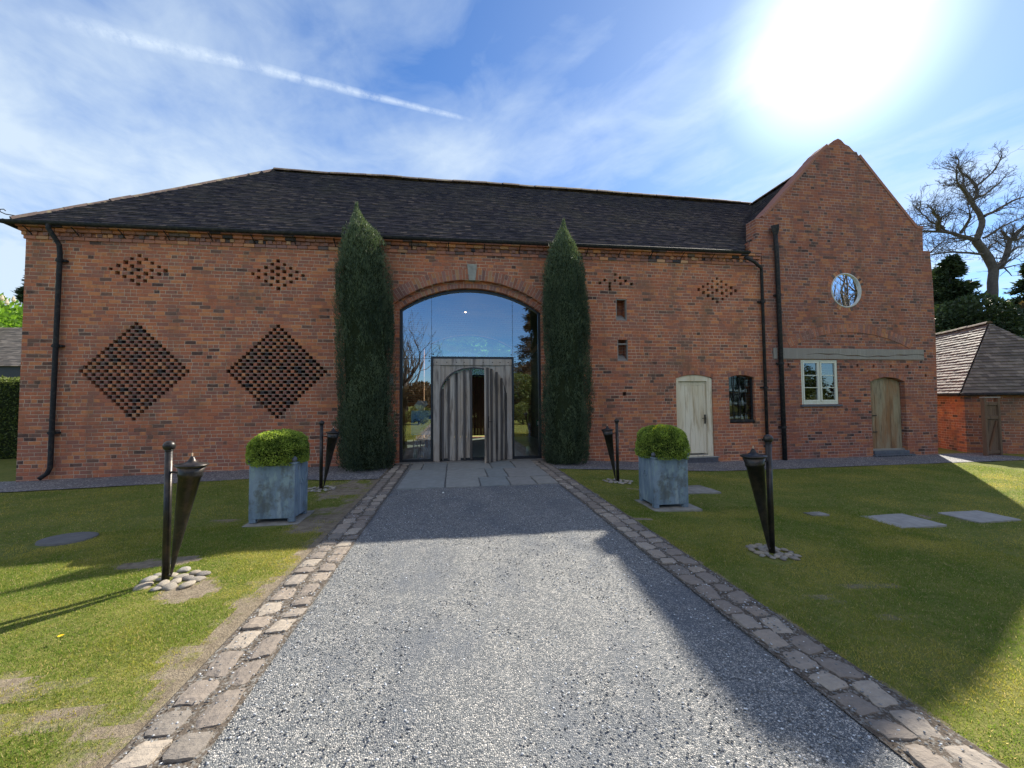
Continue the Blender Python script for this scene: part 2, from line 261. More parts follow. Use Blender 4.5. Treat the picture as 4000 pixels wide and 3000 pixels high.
# ------------------------------------------------------------------ mesh helpers
class MB:
    def __init__(s): s.v=[]; s.f=[]; s.c=[]; s.m=[]; s.uv=[]
    def face(s,pts,col=(.5,.5,.5),mi=0,uv=None):
        b=len(s.v); s.v+= [tuple(p) for p in pts]; s.f.append(tuple(range(b,b+len(pts)))); s.c.append(col); s.m.append(mi); s.uv.append(uv)
    def add(s,vs,fs,col=(.5,.5,.5),mi=0):
        b=len(s.v); s.v+=[tuple(p) for p in vs]
        for f in fs: s.f.append(tuple(b+i for i in f)); s.c.append(col); s.m.append(mi); s.uv.append(None)
    def box(s,x0,x1,y0,y1,z0,z1,col=(.5,.5,.5),mi=0,bev=0,jit=0,M=None):
        if bev>0:
            b=min(bev,(x1-x0)*.45,(y1-y0)*.45,(z1-z0)*.45); vs=[]; 
            X=(x0,x1);Y=(y0,y1);Z=(z0,z1); idx={}
            for i in (0,1):
                for j in (0,1):
                    for k in (0,1):
                        sx=b if i==0 else -b; sy=b if j==0 else -b; sz=b if k==0 else -b
                        idx[i,j,k]=len(vs); vs+=[(X[i],Y[j]+sy,Z[k]+sz),(X[i]+sx,Y[j],Z[k]+sz),(X[i]+sx,Y[j]+sy,Z[k])]
            q=lambda i,j,k,a: idx[i,j,k]+a
            fs=[]
            for i in (0,1):
                o=[q(i,0,0,0),q(i,1,0,0),q(i,1,1,0),q(i,0,1,0)]; fs.append(o if i else o[::-1])
                o=[q(0,i,0,1),q(1,i,0,1),q(1,i,1,1),q(0,i,1,1)]; fs.append(o if not i else o[::-1])
                o=[q(0,0,i,2),q(1,0,i,2),q(1,1,i,2),q(0,1,i,2)]; fs.append(o if i else o[::-1])
                for j in (0,1):
                    fs.append([q(i,j,0,0),q(i,j,0,1),q(i,j,1,1),q(i,j,1,0)]); fs.append([q(i,0,j,0),q(i,0,j,2),q(i,1,j,2),q(i,1,j,0)]); fs.append([q(0,i,j,1),q(0,i,j,2),q(1,i,j,2),q(1,i,j,1)])
                    for k in (0,1): fs.append([q(i,j,k,0),q(i,j,k,1),q(i,j,k,2)])
        else:
            vs=[(x,y,z) for x in(x0,x1) for y in(y0,y1) for z in(z0,z1)]
            fs=[(0,1,3,2),(4,6,7,5),(0,4,5,1),(2,3,7,6),(0,2,6,4),(1,5,7,3)]
        if jit: vs=[(a+R.uniform(-jit,jit),b2+R.uniform(-jit,jit),c+R.uniform(-jit,jit)) for a,b2,c in vs]
        if M is not None: vs=[tuple(M@Vector(p)) for p in vs]
        s.add(vs,fs,col,mi)
    def tube(s,pts,rs,n=8,caps=True,col=(.5,.5,.5),mi=0):
        pts=[Vector(p) for p in pts]
        if not hasattr(rs,'__len__'): rs=[rs]*len(pts)
        rings=[]; prev=None
        for i,p in enumerate(pts):
            d=(pts[min(i+1,len(pts)-1)]-pts[max(i-1,0)]).normalized()
            if prev is None: a=d.orthogonal().normalized()
            else: a=(prev-d*prev.dot(d)).normalized()
            prev=a; b=d.cross(a)
            rings.append([p+(a*math.cos(2*math.pi*k/n)+b*math.sin(2*math.pi*k/n))*rs[i] for k in range(n)])
        vs=[v for r in rings for v in r]; fs=[]
        for i in range(len(pts)-1):
            for k in range(n): fs.append((i*n+k,i*n+(k+1)%n,(i+1)*n+(k+1)%n,(i+1)*n+k))
        if caps: fs.append(tuple(range(n))[::-1]); fs.append(tuple((len(pts)-1)*n+k for k in range(n)))
        s.add(vs,fs,col,mi)
    def lathe(s,prof,c=(0,0,0),n=24,axis=None,col=(.5,.5,.5),mi=0):
        Q=Vector((0,0,1)).rotation_difference(Vector(axis)).to_matrix() if axis is not None else Matrix.Identity(3); c=Vector(c)
        vs=[c+Q@Vector((r*math.cos(2*math.pi*k/n),r*math.sin(2*math.pi*k/n),z)) for r,z in prof for k in range(n)]
        fs=[(i*n+k,i*n+(k+1)%n,(i+1)*n+(k+1)%n,(i+1)*n+k) for i in range(len(prof)-1) for k in range(n)]
        s.add(vs,fs,col,mi)
    def sphere(s,c,r,n=16,col=(.5,.5,.5),sz=1): s.lathe([(max(r*math.sin(math.pi*i/10),1e-4),-r*math.cos(math.pi*i/10)*sz) for i in range(11)],c,n,col=col)
    def build(s,name,mats,parent=None,smooth=False,loc=None):
        me=bpy.data.meshes.new(name); me.from_pydata([tuple(v) for v in s.v],[],s.f)
        if not isinstance(mats,(list,tuple)): mats=[mats]
        for m in mats: me.materials.append(m)
        me.polygons.foreach_set('material_index',s.m)
        a=me.attributes.new('Col','FLOAT_COLOR','FACE'); a.data.foreach_set('color',[q for c in s.c for q in (c[0],c[1],c[2],1)])
        if any(u is not None for u in s.uv):
            ul=me.uv_layers.new(name='UVMap'); dat=[]
            for f,u in zip(s.f,s.uv):
                for i in range(len(f)): dat+= list(u[i]) if u is not None else [0,0]
            ul.data.foreach_set('uv',dat)
        if smooth: me.polygons.foreach_set('use_smooth',[True]*len(me.polygons))
        me.update(); o=bpy.data.objects.new(name,me); COL.objects.link(o)
        if loc is not None: o.location=loc
        if parent is not None: o.parent=parent
        return o
def npmesh(name,V,F,col,mats,parent=None,loc=None,smooth=False):
    me=bpy.data.meshes.new(name); n=len(V); k=F.shape[1]; me.vertices.add(n); me.vertices.foreach_set('co',V.astype(np.float32).ravel())
    me.loops.add(F.size); me.loops.foreach_set('vertex_index',F.astype(np.int32).ravel()); me.polygons.add(len(F)); me.polygons.foreach_set('loop_start',np.arange(len(F),dtype=np.int32)*k); me.polygons.foreach_set('loop_total',np.full(len(F),k,np.int32))
    me.update(calc_edges=True)
    if not isinstance(mats,(list,tuple)): mats=[mats]
    for m in mats: me.materials.append(m)
    if col is not None:
        a=me.attributes.new('Col','FLOAT_COLOR','FACE'); cc=np.ones((len(F),4),np.float32); cc[:,:3]=col if col.ndim==2 else col[:,None]; a.data.foreach_set('color',cc.ravel())
    if smooth: me.polygons.foreach_set('use_smooth',np.ones(len(F),bool))
    o=bpy.data.objects.new(name,me); COL.objects.link(o)
    if loc is not None: o.location=loc
    if parent is not None: o.parent=parent
    return o
def tag(o,label=None,cat=None,group=None,kind=None):
    if label: o['label']=label
    if cat: o['category']=cat
    if group: o['group']=group
    if kind: o['kind']=kind
    return o
def thing(name,label,cat,loc=(0,0,0),rz=0,group=None):
    o=bpy.data.objects.new(name,None); COL.objects.link(o); o.location=loc; o.rotation_euler=(0,0,rz); o.empty_display_size=.2; return tag(o,label,cat,group)
def dup(root,loc=None,rz=None,label=None,group=None,scale=None):
    r=root.copy(); COL.objects.link(r)
    if loc is not None: r.location=loc
    if rz is not None: r.rotation_euler=(0,0,rz)
    if scale: r.scale=scale
    if label: r['label']=label
    if group: r['group']=group
    for ch in list(root.children):
        c=ch.copy(); COL.objects.link(c); c.parent=r
        for g in ch.children:
            d2=g.copy(); COL.objects.link(d2); d2.parent=c
    return r
def leafcloud(C,A,L,Wd,rs=rng):
    n=len(C); A=A/np.linalg.norm(A,axis=1,keepdims=True); Q=rs.normal(size=(n,3)); B=np.cross(A,Q); B/=np.linalg.norm(B,axis=1,keepdims=True)
    L=np.broadcast_to(L,(n,))[:,None]; Wd=np.broadcast_to(Wd,(n,))[:,None]
    V=np.stack([C,C+A*L*.45+B*Wd*.5,C+A*L,C+A*L*.45-B*Wd*.5],1).reshape(-1,3); F=np.arange(n*4).reshape(-1,4); return V,F
def vn(x,y,seed=0):
    x=np.asarray(x,float); y=np.asarray(y,float); xi=np.floor(x).astype(np.int64); yi=np.floor(y).astype(np.int64); fx=x-xi; fy=y-yi; fx=fx*fx*(3-2*fx); fy=fy*fy*(3-2*fy)
    def h(a,b):
        k=(a*374761393+b*668265263+seed*982451653)&0xffffffff; k=((k^(k>>13))*1274126177)&0xffffffff; return ((k^(k>>16))&0xffff)/65535.
    return (h(xi,yi)*(1-fx)+h(xi+1,yi)*fx)*(1-fy)+(h(xi,yi+1)*(1-fx)+h(xi+1,yi+1)*fx)*fy
def fbm(x,y,seed=0,o=4):
    s=0;a=.5;t=0
    for i in range(o): s=s+a*vn(x*2**i,y*2**i,seed+i); t+=a; a*=.5
    return s/t
# ------------------------------------------------------------------ ground
def gz(x,y):
    x=np.asarray(x,float); a=np.interp(x,[-40,-9.6,-4,2.35,6.5,60],[-.12,-.12,0,0,-.2,-.2]); return a
def gzf(x,y=0): return float(gz(x,y))
def bare(x,y):
    n=fbm(x*1.3,y*2.2,3); b=np.clip((n-.62)*3,0,1)*.5
    def p(cx,cy,rx,ry,s): 
        nonlocal b; q=((x-cx)/rx)**2+((y-cy)/ry)**2+ (fbm(x*3,y*3,8)-.5)*1.2; b=np.maximum(b,np.clip(1.25-q,0,1)*s)
    edge=np.exp(-((x+1.45)/(.24+.22*fbm(y*.9,x*0,5)))**2)*(x<-1.3); b=np.maximum(b,edge*.95)
    edge2=np.exp(-((x-2.28)/.12)**2)*(x>2.2); b=np.maximum(b,edge2*.8)
    p(-3.0,-5.78,.42,.16,1); p(-2.25,-6.45,.34,.28,.95); p(-3.3,-8.05,1.2,.34,.9); p(-2.75,-7.6,.8,.22,.75); p(-2.0,-7.9,.7,.2,.6); p(-1.85,-4.4,.35,.8,.75); p(-3.05,-4.35,.35,.1,.8)
    p(-2.0,-2.7,.5,.9,.85); p(2.95,-7.4,.35,.1,.55); p(3.4,-7.7,.4,.08,.55); p(3.4,-3.4,.35,.15,.8); p(7.3,-5.3,.9,.3,.5); p(3.6,-7.2,.5,.1,.5); p(2.5,-5.2,.2,.1,.8)
    p(-2.3,-8.6,.5,.12,.8); p(4.2,-8.2,.4,.07,.5)
    nn__=fbm(x*5,y*8,17,4); b=np.where(b>.06,np.clip((b-(1-nn__)*.85)*2.3+.12,0,1),0); return b
xs=np.unique(np.concatenate([np.array([-400,-200,-100,-60,-40,-25,-18.]),np.arange(-14,17.01,.08),np.array([18,20,24,30,45,70,120,250,500])]))
ys=np.unique(np.concatenate([np.array([-400,-200,-100,-50,-30,-20,-14.]),np.arange(-11,1.01,.08),np.array([2,4,8,14,25,50,100,250,500])]))
XX,YY=np.meshgrid(xs,ys); ZZ=gz(XX,YY)+(fbm(XX*1.5,YY*1.5,2)-.5)*.03*((np.abs(XX-.4)>1.95)&(YY<-1.2)&(YY>-14)); V=np.stack([XX,YY,ZZ-.006],-1).reshape(-1,3)
nx=len(xs); ii,jj=np.meshgrid(np.arange(nx-1),np.arange(len(ys)-1)); b0=(jj*nx+ii).ravel(); F=np.stack([b0,b0+1,b0+nx+1,b0+nx],1)
fc=V[F].mean(1); g=npmesh('ground',V,F,bare(fc[:,0],fc[:,1]),LAWN,smooth=True); tag(g,kind='structure')
def sheet(name,poly,mat_,dz,step=None,kind='structure'):
    mb=MB(); x0,x1,y0,y1=poly; nxs=max(1,int((x1-x0)/.25)); nys=max(1,int((y1-y0)/.25))
    for i in range(nxs):
        for j in range(nys):
            a=x0+(x1-x0)*i/nxs; b=x0+(x1-x0)*(i+1)/nxs; c=y0+(y1-y0)*j/nys; e=y0+(y1-y0)*(j+1)/nys
            mb.face([(a,c,gzf(a)+dz),(b,c,gzf(b)+dz),(b,e,gzf(b)+dz),(a,e,gzf(a)+dz)])
    o=mb.build(name,mat_); return tag(o,kind=kind)
# path gravel with footmarks
px=np.linspace(-1.50,2.31,120); py=np.linspace(-14,-.05,420); PX,PY=np.meshgrid(px,py)
PZ=.016+(fbm(PX*2.2,PY*1.3,21)-.5)*.034*(PY<-3.0)+(fbm(PX*7,PY*7,31,3)-.5)*.012*(PY<-3.0); PZ=np.where((PX<-1.12)|(PX>1.95),.010,PZ); PZ=np.where(PY>-2.95,.008,PZ)
V=np.stack([PX,PY,PZ],-1).reshape(-1,3); nx=len(px); ii,jj=np.meshgrid(np.arange(nx-1),np.arange(len(py)-1)); b0=(jj*nx+ii).ravel(); F=np.stack([b0,b0+1,b0+nx+1,b0+nx],1)
tag(npmesh('gravel_path',V,F,None,GRAVEL,smooth=True),kind='structure')
def irregular_strip(name,x0,x1,yf,mat_,amp=.05,seed=3,dz=.008):
    n=int((x1-x0)/.08); mb=MB(); xx=[x0+(x1-x0)*i/n for i in range(n+1)]; yy=[(yf(x) if callable(yf) else yf)+ (float(fbm(x*2.5,0.3,seed))-.5)*amp*2 for x in xx]
    for i in range(n): mb.face([(xx[i],yy[i],gzf(xx[i])+dz),(xx[i+1],yy[i+1],gzf(xx[i+1])+dz),(xx[i+1],.05,gzf(xx[i+1])+dz),(xx[i],.05,gzf(xx[i])+dz)])
    return tag(mb.build(name,mat_),kind='structure')
irregular_strip('gravel_strip',-14,-1.55,lambda x:-1.3 if x<-4 else -1.3-.5*min(1,(x+4)/1.5),GRAV2)
irregular_strip('gravel_strip',2.30,16.5,lambda x:-1.35,GRAV2,seed=9)
for x0_,x1_ in ((-1.50,-1.105),(1.935,2.325)): sheet('soil',(x0_,x1_,-13,-.04),mk_noise('dark_joint_soil',(.06,.05,.04),(.15,.12,.095),40,.95,.01,.1,c3=(.25,.24,.22),s3=60),.024)
# loose stones on the path (kept as one uncountable lot)
n=14000; cy=-9.6+(rng.random(n)**1.5)*6.6; cx=rng.uniform(-1.15,1.98,n); cx[:2200]=rng.choice([-1,1],2200)*rng.uniform(0,.36,2200); cx[:2200]=np.where(cx[:2200]<0,-1.12+cx[:2200],1.95+cx[:2200]); s_=rng.uniform(.004,.0085,n)
base=np.array([(1,0,0),(-1,0,0),(0,1,0),(0,-1,0),(0,0,1),(0,0,-1)],float); fb=np.array([(0,2,4),(2,1,4),(1,3,4),(3,0,4),(2,0,5),(1,2,5),(3,1,5),(0,3,5)])
an=rng.uniform(0,6.28,n); ca,sa=np.cos(an),np.sin(an); B=base[None]*np.stack([s_*rng.uniform(.7,1.5,n),s_,s_*rng.uniform(.4,.8,n)],1)[:,None,:]
V=np.stack([B[...,0]*ca[:,None]-B[...,1]*sa[:,None]+cx[:,None],B[...,0]*sa[:,None]+B[...,1]*ca[:,None]+cy[:,None],B[...,2]+np.where((cx<-1.13)|(cx>1.96),.034,.021)[:,None]],-1).reshape(-1,3)
F=(fb[None]+np.arange(n)[:,None,None]*6).reshape(-1,3); tone=rng.choice([.12,.2,.3,.45,.65],n,p=[.2,.25,.25,.2,.1]); cc=np.repeat(np.stack([tone*.97,tone,tone*1.04],1),8,0)
tag(npmesh('gravel',V,F,cc,mk_attr('loose_gravel',.7,50,.2,.001)),kind='stuff')
# grass
def grassfield(n,x0,x1,y0,y1,pw,hmin,hmax,wd,seed):
    r=np.random.default_rng(seed); x=r.uniform(x0,x1,n); y=y0+(y1-y0)*r.random(n)**pw
    ok=~((x>-1.52)&(x<2.33))&~((y>-1.38+(fbm(x*2.5,x*0+.3,9)-.5)*.1)&(x>2))&~((y>np.where(x<-4,-1.33,-1.8))&(x<0)); b=bare(x,y); ok&=r.random(n)>b*1.12; ok&=r.random(n)>(.45-fbm(x*9,y*9,44))*2
    # clear of pads and pebbles
    for cx,cy,rr in [(-2.37,-4.4,.42),(3.18,-4.53,.42),(-2.5,-6.24,.22),(3.22,-6.54,.2),(-4.6,-4.8,.28)]: ok&=((x-cx)**2+(y-cy)**2)>rr**2
    x=x[ok];y=y[ok];n=len(x); z=gz(x,y)-.008+(fbm(x*1.5,y*1.5,2)-.5)*.03*(y<-1.2); h=r.uniform(hmin,hmax,n)*(.55+.9*fbm(x*2.5,y*2.5,6)); a=r.uniform(0,6.28,n); lx=r.normal(0,.5,n)*h; ly=r.normal(0,.5,n)*h; w_=wd*r.uniform(.7,1.3,n)
    P=np.stack([np.stack([x-np.cos(a)*w_,y-np.sin(a)*w_,z],1),np.stack([x+np.cos(a)*w_,y+np.sin(a)*w_,z],1),np.stack([x+lx,y+ly,z+h],1)],1).reshape(-1,3)
    k=np.clip((fbm(x*1.1,y*1.6,12)-.38)*2.6+r.normal(0,.22,n)+bare(x,y)*.9,0,1)[:,None]; c=np.array([.12,.20,.028])*(1-k)+np.array([.44,.385,.10])*k; dry=r.random(n)<.10; c[dry]=(.50,.42,.22); c*=r.uniform(.7,1.25,n)[:,None]
    return P,c
Ps=[];Cs=[]
for a in [(200000,-4.6,-1.5,-9.2,-4.6,1.0,.008,.021,.0022,1),(170000,2.3,6.2,-9.0,-4.6,1.0,.008,.021,.0022,2),(110000,-9.5,-1.5,-6.5,-1.3,.9,.008,.022,.0035,3),(170000,2.3,13.5,-6.8,-1.3,.9,.008,.022,.0035,4)]:
    P,c=grassfield(*a); Ps.append(P); Cs.append(c)
P=np.concatenate(Ps); c=np.concatenate(Cs); tag(npmesh('grass',P,np.arange(len(P)).reshape(-1,3),c,GRASS),kind='stuff')
# ------------------------------------------------------------------ wall sheet with openings
def inpoly(p,poly):
    x,y=p; c=False; n=len(poly); j=n-1
    for i in range(n):
        xi,yi=poly[i]; xj,yj=poly[j]
        if (yi>y)!=(yj>y) and x<(xj-xi)*(y-yi)/(yj-yi)+xi: c=not c
        j=i
    return c
def sheetcdt(mb,outline,holes,y,flip=False,mi=0,P=None):
    vs=[];es=[]
    for pl in [outline]+holes:
        b=len(vs); vs+=[Vector(p) for p in pl]; es+=[(b+i,b+(i+1)%len(pl)) for i in range(len(pl))]
    v2,e2,f2,_,_,_=geometry.delaunay_2d_cdt(vs,es,[],0,1e-5)
    bb=[(min(p[0] for p in h),max(p[0] for p in h),min(p[1] for p in h),max(p[1] for p in h),h) for h in holes]
    P=P or (lambda a,b,y:(a,y,b)); vv=[P(a[0],a[1],y) for a in v2]; fs=[]
    for f in f2:
        cx=sum(v2[i][0] for i in f)/len(f); cy=sum(v2[i][1] for i in f)/len(f)
        if not inpoly((cx,cy),outline): continue
        if any(b[0]<=cx<=b[1] and b[2]<=cy<=b[3] and inpoly((cx,cy),b[4]) for b in bb): continue
        fs.append(tuple(f)[::-1] if flip else tuple(f))
    mb.add(vv,fs,mi=mi)
def reveal(mb,poly,y0,y1,cap=False,mi=0,capmi=0):
    n=len(poly)
    for i in range(n):
        a=poly[i];b=poly[(i+1)%n]; mb.face([(a[0],y0,a[1]),(a[0],y1,a[1]),(b[0],y1,b[1]),(b[0],y0,b[1])],mi=mi)
    if cap: mb.face([(p[0],y1,p[1]) for p in poly],mi=capmi)
def archpoly(cx,hw,z0,zs,rise,n=20):
    r=(hw*hw+rise*rise)/(2*rise); a=math.asin(hw/r); cz=zs+rise-r
    return [(cx-hw,z0),(cx+hw,z0)]+[(cx+r*math.sin(a-2*a*i/n),cz+r*math.cos(a-2*a*i/n)) for i in range(n+1)]
def rect(x0,x1,z0,z1): return [(x0,z0),(x1,z0),(x1,z1),(x0,z1)]
def voussoirs(mb,cx,hw,zs,rise,th,bw,y0,y1,gap=.012,prob=0,ymat=None,skip=None):
    r=(hw*hw+rise*rise)/(2*rise); a=math.asin(hw/r); cz=zs+rise-r; n=int(2*a*(r+th/2)/bw)
    for i in range(n):
        t0=-a+2*a*i/n; t1=-a+2*a*(i+1)/n; g=gap/(r+th/2)/2
        if skip and skip[0]<cx+r*math.sin((t0+t1)/2)<skip[1]: continue
        t0+=g;t1-=g; parts=[(0,1)] if (i%2) else [(0,.5-.02),(.5+.02,1)]
        if th<.2: parts=[(0,1)]
        for q0,q1 in parts:
            ra=r+th*q0; rb=r+th*q1; f=bcol()
            while f[0]<.2 or f[0]>.52: f=bcol()
            f=tuple(v*.85 for v in f)
            pr=R.uniform(-.004,.004)
            P=[(cx+rr*math.sin(tt_),cz+rr*math.cos(tt_)) for rr,tt_ in ((ra,t0),(ra,t1),(rb,t1),(rb,t0))]
            vs=[(p[0],y0+pr,p[1]) for p in P]+[(p[0],y1,p[1]) for p in P]
            mb.add(vs,[(0,1,2,3),(4,7,6,5),(0,4,5,1),(1,5,6,2),(2,6,7,3),(3,7,4,0)],f)
    # mortar bed behind the bricks
    m=24
    for i in range(m):
        t0=-a+2*a*i/m; t1=-a+2*a*(i+1)/m
        P=[(cx+rr*math.sin(tt_),cz+rr*math.cos(tt_)) for rr,tt_ in ((r+.003,t0),(r+.003,t1),(r+th-.003,t1),(r+th-.003,t0))]
        vs=[(p[0],y0+.007,p[1]) for p in P]+[(p[0],y1-.003,p[1]) for p in P]; mb.add(vs,[(0,1,2,3),(0,4,5,1),(2,6,7,3)],MORT)
CH=.085
barn=thing('brick_barn','long red brick barn with dark hipped tile roof, glazed arch and tall gabled end','barn',(0,0,0))
AC=.46
arch_out=archpoly(AC,1.99,-.3,4.09,.67,28); arch_in=archpoly(AC,1.87,-.3,3.97,.60,28)
holes=[]; deep=[]; thru=[]
def zrow(k): return k*CH
# big lattice diamonds: bricks laid as real headers
def lattice_region(cx,kc,half,s,hw):
    pts=[]
    L=[];
    for k in range(-half,half+1):
        nh=half-abs(k)+1; w_=(nh-1)*s/2+hw/2; L.append((kc+k,w_))
    poly=[]
    for k,w_ in L: poly+= [(cx+w_,zrow(k)),(cx+w_,zrow(k+1))]
    for k,w_ in L[::-1]: poly+= [(cx-w_,zrow(k+1)),(cx-w_,zrow(k))]
    out=[]
    for p in poly:
        if not out or (abs(out[-1][0]-p[0])>1e-6 or abs(out[-1][1]-p[1])>1e-6): out.append(p)
    return out,L
regs=[]
for cx in (-7.33,-4.26):
    poly,L=lattice_region(cx,27,13,.1685,.086); regs.append((cx,L)); holes.append(poly); deep.append((poly,.40,False)); thru.append(poly)
def small_holes(cx,kc,half,s,hw,drop=()):
    for k in range(-half,half+1):
        nh=half-abs(k)+1
        for i in range(nh):
            if (k,i) in drop: continue
            x=cx+(i-(nh-1)/2)*s+R.uniform(-.012,.012); e=R.uniform(-.006,.008); holes.append(rect(x-hw/2-e,x+hw/2+e,zrow(kc+k)+.002-e,zrow(kc+k+1)-.002+e*.5)); deep.append((holes[-1],.40,False)); thru.append(holes[-1])
small_holes(-7.32,55,4,.283,.088,{(1,2)}); small_holes(-4.28,55,4,.29,.085)
small_holes(7.51,55,4,.295,.082,{(-2,1)})
for x,z in [(3.97,4.78),(4.11,4.86),(4.26,4.78),(4.42,5.04),(4.41,4.87),(4.56,4.95),(4.57,4.78),(4.72,4.87),(4.89,4.78),(4.26,4.62),(4.25,4.70)]:
    k=round((z-.0425)/CH); holes.append(rect(x-.04,x+.04,zrow(k)+.002,zrow(k+1)-.002)); deep.append((holes[-1],.40,False)); thru.append(holes[-1])
wd_poly=archpoly(6.71,.56,-.12,2.17,.10,10); bw_poly=archpoly(8.19,.41,.88,2.19,.075,10)
vents=[rect(4.42,4.74,3.77,4.38),rect(4.44,4.75,2.65,3.24)]; ph=rect(4.57,4.67,1.69,1.79)
for p,dp,cap in [(wd_poly,.35,False),(bw_poly,.4,False),(vents[0],.35,True),(vents[1],.35,True),(ph,.2,True)]: holes.append(p); deep.append((p,dp,cap))
holes.append(arch_out)
mb=MB(); outl=[(-9.6,-.35),(8.95,-.35),(8.95,5.85),(-9.6,5.62)]
sheetcdt(mb,outl,holes,0)
for p,dp,cap in deep: reveal(mb,p,0,dp,cap)
reveal(mb,arch_out[1:]+[arch_out[0]],0,.12); 
# inner order of the arch
ring=MB(); sheetcdt(mb,archpoly(AC,1.99,-.3,4.09,.67,28),[arch_in],.12); reveal(mb,arch_in,.12,.4)
sheetcdt(mb,outl,[arch_in,wd_poly,bw_poly]+thru,.4,True)
reveal(mb,outl[::-1],0,.4)
wall=mb.build('wall',BRICK,barn)
# lattices
for cx,L in regs:
    mb=MB(); ks=[k for k,_ in L]
    for k,w_ in L:
        nh=13-abs(k-27)+1; z0=zrow(k);z1=zrow(k+1)
        for i in range(nh-1):
            xa=cx+(i-(nh-1)/2)*.1685+.043; mb.box(xa+.002,xa+.1685-.086-.002+R.uniform(-.005,.005),R.uniform(-.006,.006),.39,z0+.006,z1-.005,(lambda q: (q[0]*.8,q[1]*.7,q[2]*.66))(bcol()),bev=.006)
    for a,b in zip(L,L[1:]):
        w_=min(a[1],b[1]); z=zrow(b[0]); 
        nh=int(round((w_-.039)*2/.1685))+1
        for i in range(nh+1):
            x0=cx-w_+i*.1685-.1685+.078+.0; x1=x0+.0905
            x0=max(x0-.035,cx-w_); x1=min(x1+.035,cx+w_)
            if x1-x0>.02: mb.box(x0,x1,.010,.25,z-.0045,z+.0045,MORT)
    mb.build('brick_lattice',LOOSE,barn)
# arches
mb=MB(); voussoirs(mb,AC,2.0,4.10,.67,.27,.085,-.008,.115,skip=(AC-.11,AC+.11)); mb.build('brick_arch',LOOSE,barn)
mb=MB(); voussoirs(mb,AC,1.875,3.975,.60,.115,.085,.112,.24); mb.build('brick_arch',LOOSE,barn)
mb=MB(); voussoirs(mb,6.71,.57,2.18,.10,.115,.085,-.006,.10); mb.build('brick_arch',LOOSE,barn)
mb=MB(); voussoirs(mb,8.19,.42,2.20,.075,.115,.085,-.006,.10); mb.build('brick_arch',LOOSE,barn)
mb=MB(); vs=[(AC-.085,-.03,4.745),(AC+.085,-.03,4.745),(AC+.13,-.03,5.17),(AC-.13,-.03,5.17)]; mb.add([*vs]+[(p[0],.14,p[2]) for p in vs],[(0,1,2,3),(0,4,5,1),(1,5,6,2),(2,6,7,3),(3,7,4,0)]); mb.build('keystone',STONE,barn)
mb=MB()
for x0,x1,z0,z1 in [(-1.72,-1.52,3.58,3.80),(-1.64,-1.53,2.0,2.28)]: mb=MB(); mb.box(x0,x1,-.012,.05,z0,z1); mb.build('stone_block',STONE,barn)
# cornice: stepped courses with dentil headers
mb=MB()
def ez(x): return 5.66+.008*(x+9)
def course(z0,z1,y,x0,x1,ln,gap=0,side=None):
    x=x0
    while x<x1-.03:
        l=ln*R.uniform(.93,1.05); xe=min(x+l,x1); dz=ez(x)-5.66; mb.box(x+.005,xe-.005,y+R.uniform(-.004,.004),.001 if y>-.03 else .002,z0+dz+.004,z1+dz-.004,bcol(),bev=.004,jit=.002); x=xe+gap
XE=8.86
course(5.335,5.42,-.03,-9.63,XE,.245); course(5.42,5.505,-.055,-9.655,XE,.112,.105); course(5.42,5.50,-.031,-9.63,XE,.245)
course(5.505,5.59,-.09,-9.69,XE,.235); course(5.59,5.66,-.125,-9.72,XE,.235)
for z0,z1,o_ in [(5.335,5.42,.03),(5.42,5.505,.055),(5.505,5.59,.09),(5.59,5.66,.125)]:
    y=.02
    while y<7: mb.box(-9.6-o_,-9.598,y,y+.23,z0+.004,z1-.004,bcol(),bev=.004); y+=.24
mb.build('cornice',LOOSE,barn)
# side / rear walls, floor, added partitions
mb=MB(); mb.box(-9.6,-9.2,.401,6.599,-.35,5.62); mb.build('side_wall',BRICK,barn); mb=MB(); mb.box(14.55,14.93,.371,6.599,-.35,5.85); mb.build('side_wall',BRICK,barn)
mb=MB(); rarch=archpoly(.62,1.9,.02,3.86,.57,20); ro=[(-9.6,-.35),(14.93,-.35),(14.93,5.85),(11.71,9.1),(8.5,5.85),(-9.6,5.62)]
for y,fl in ((6.6,False),(7.0,True)): sheetcdt(mb,ro,[rarch],y,fl)
reveal(mb,rarch,6.6,7.0); reveal(mb,ro[::-1],6.6,7); mb.build('rear_wall',BRICK,barn)
mb=MB(); mb.box(-9.19,14.5,.05,6.6,-.1,.02); mb.build('interior_floor',FLOORM,barn)
for bx_ in ((3.3,3.4,.41,6.59,.021,5.5),(7.6,7.66,.42,.9,.03,2.9),(8.9,9.0,.41,6.59,.021,5.5),(-2.75,-2.65,.41,6.59,.021,5.5),(7.67,8.89,.92,.97,.03,3.0)): mb=MB(); mb.box(*bx_); mb.build('added_partition',DARK,barn)  # partitions added to stop light from the rear arch spilling into side rooms
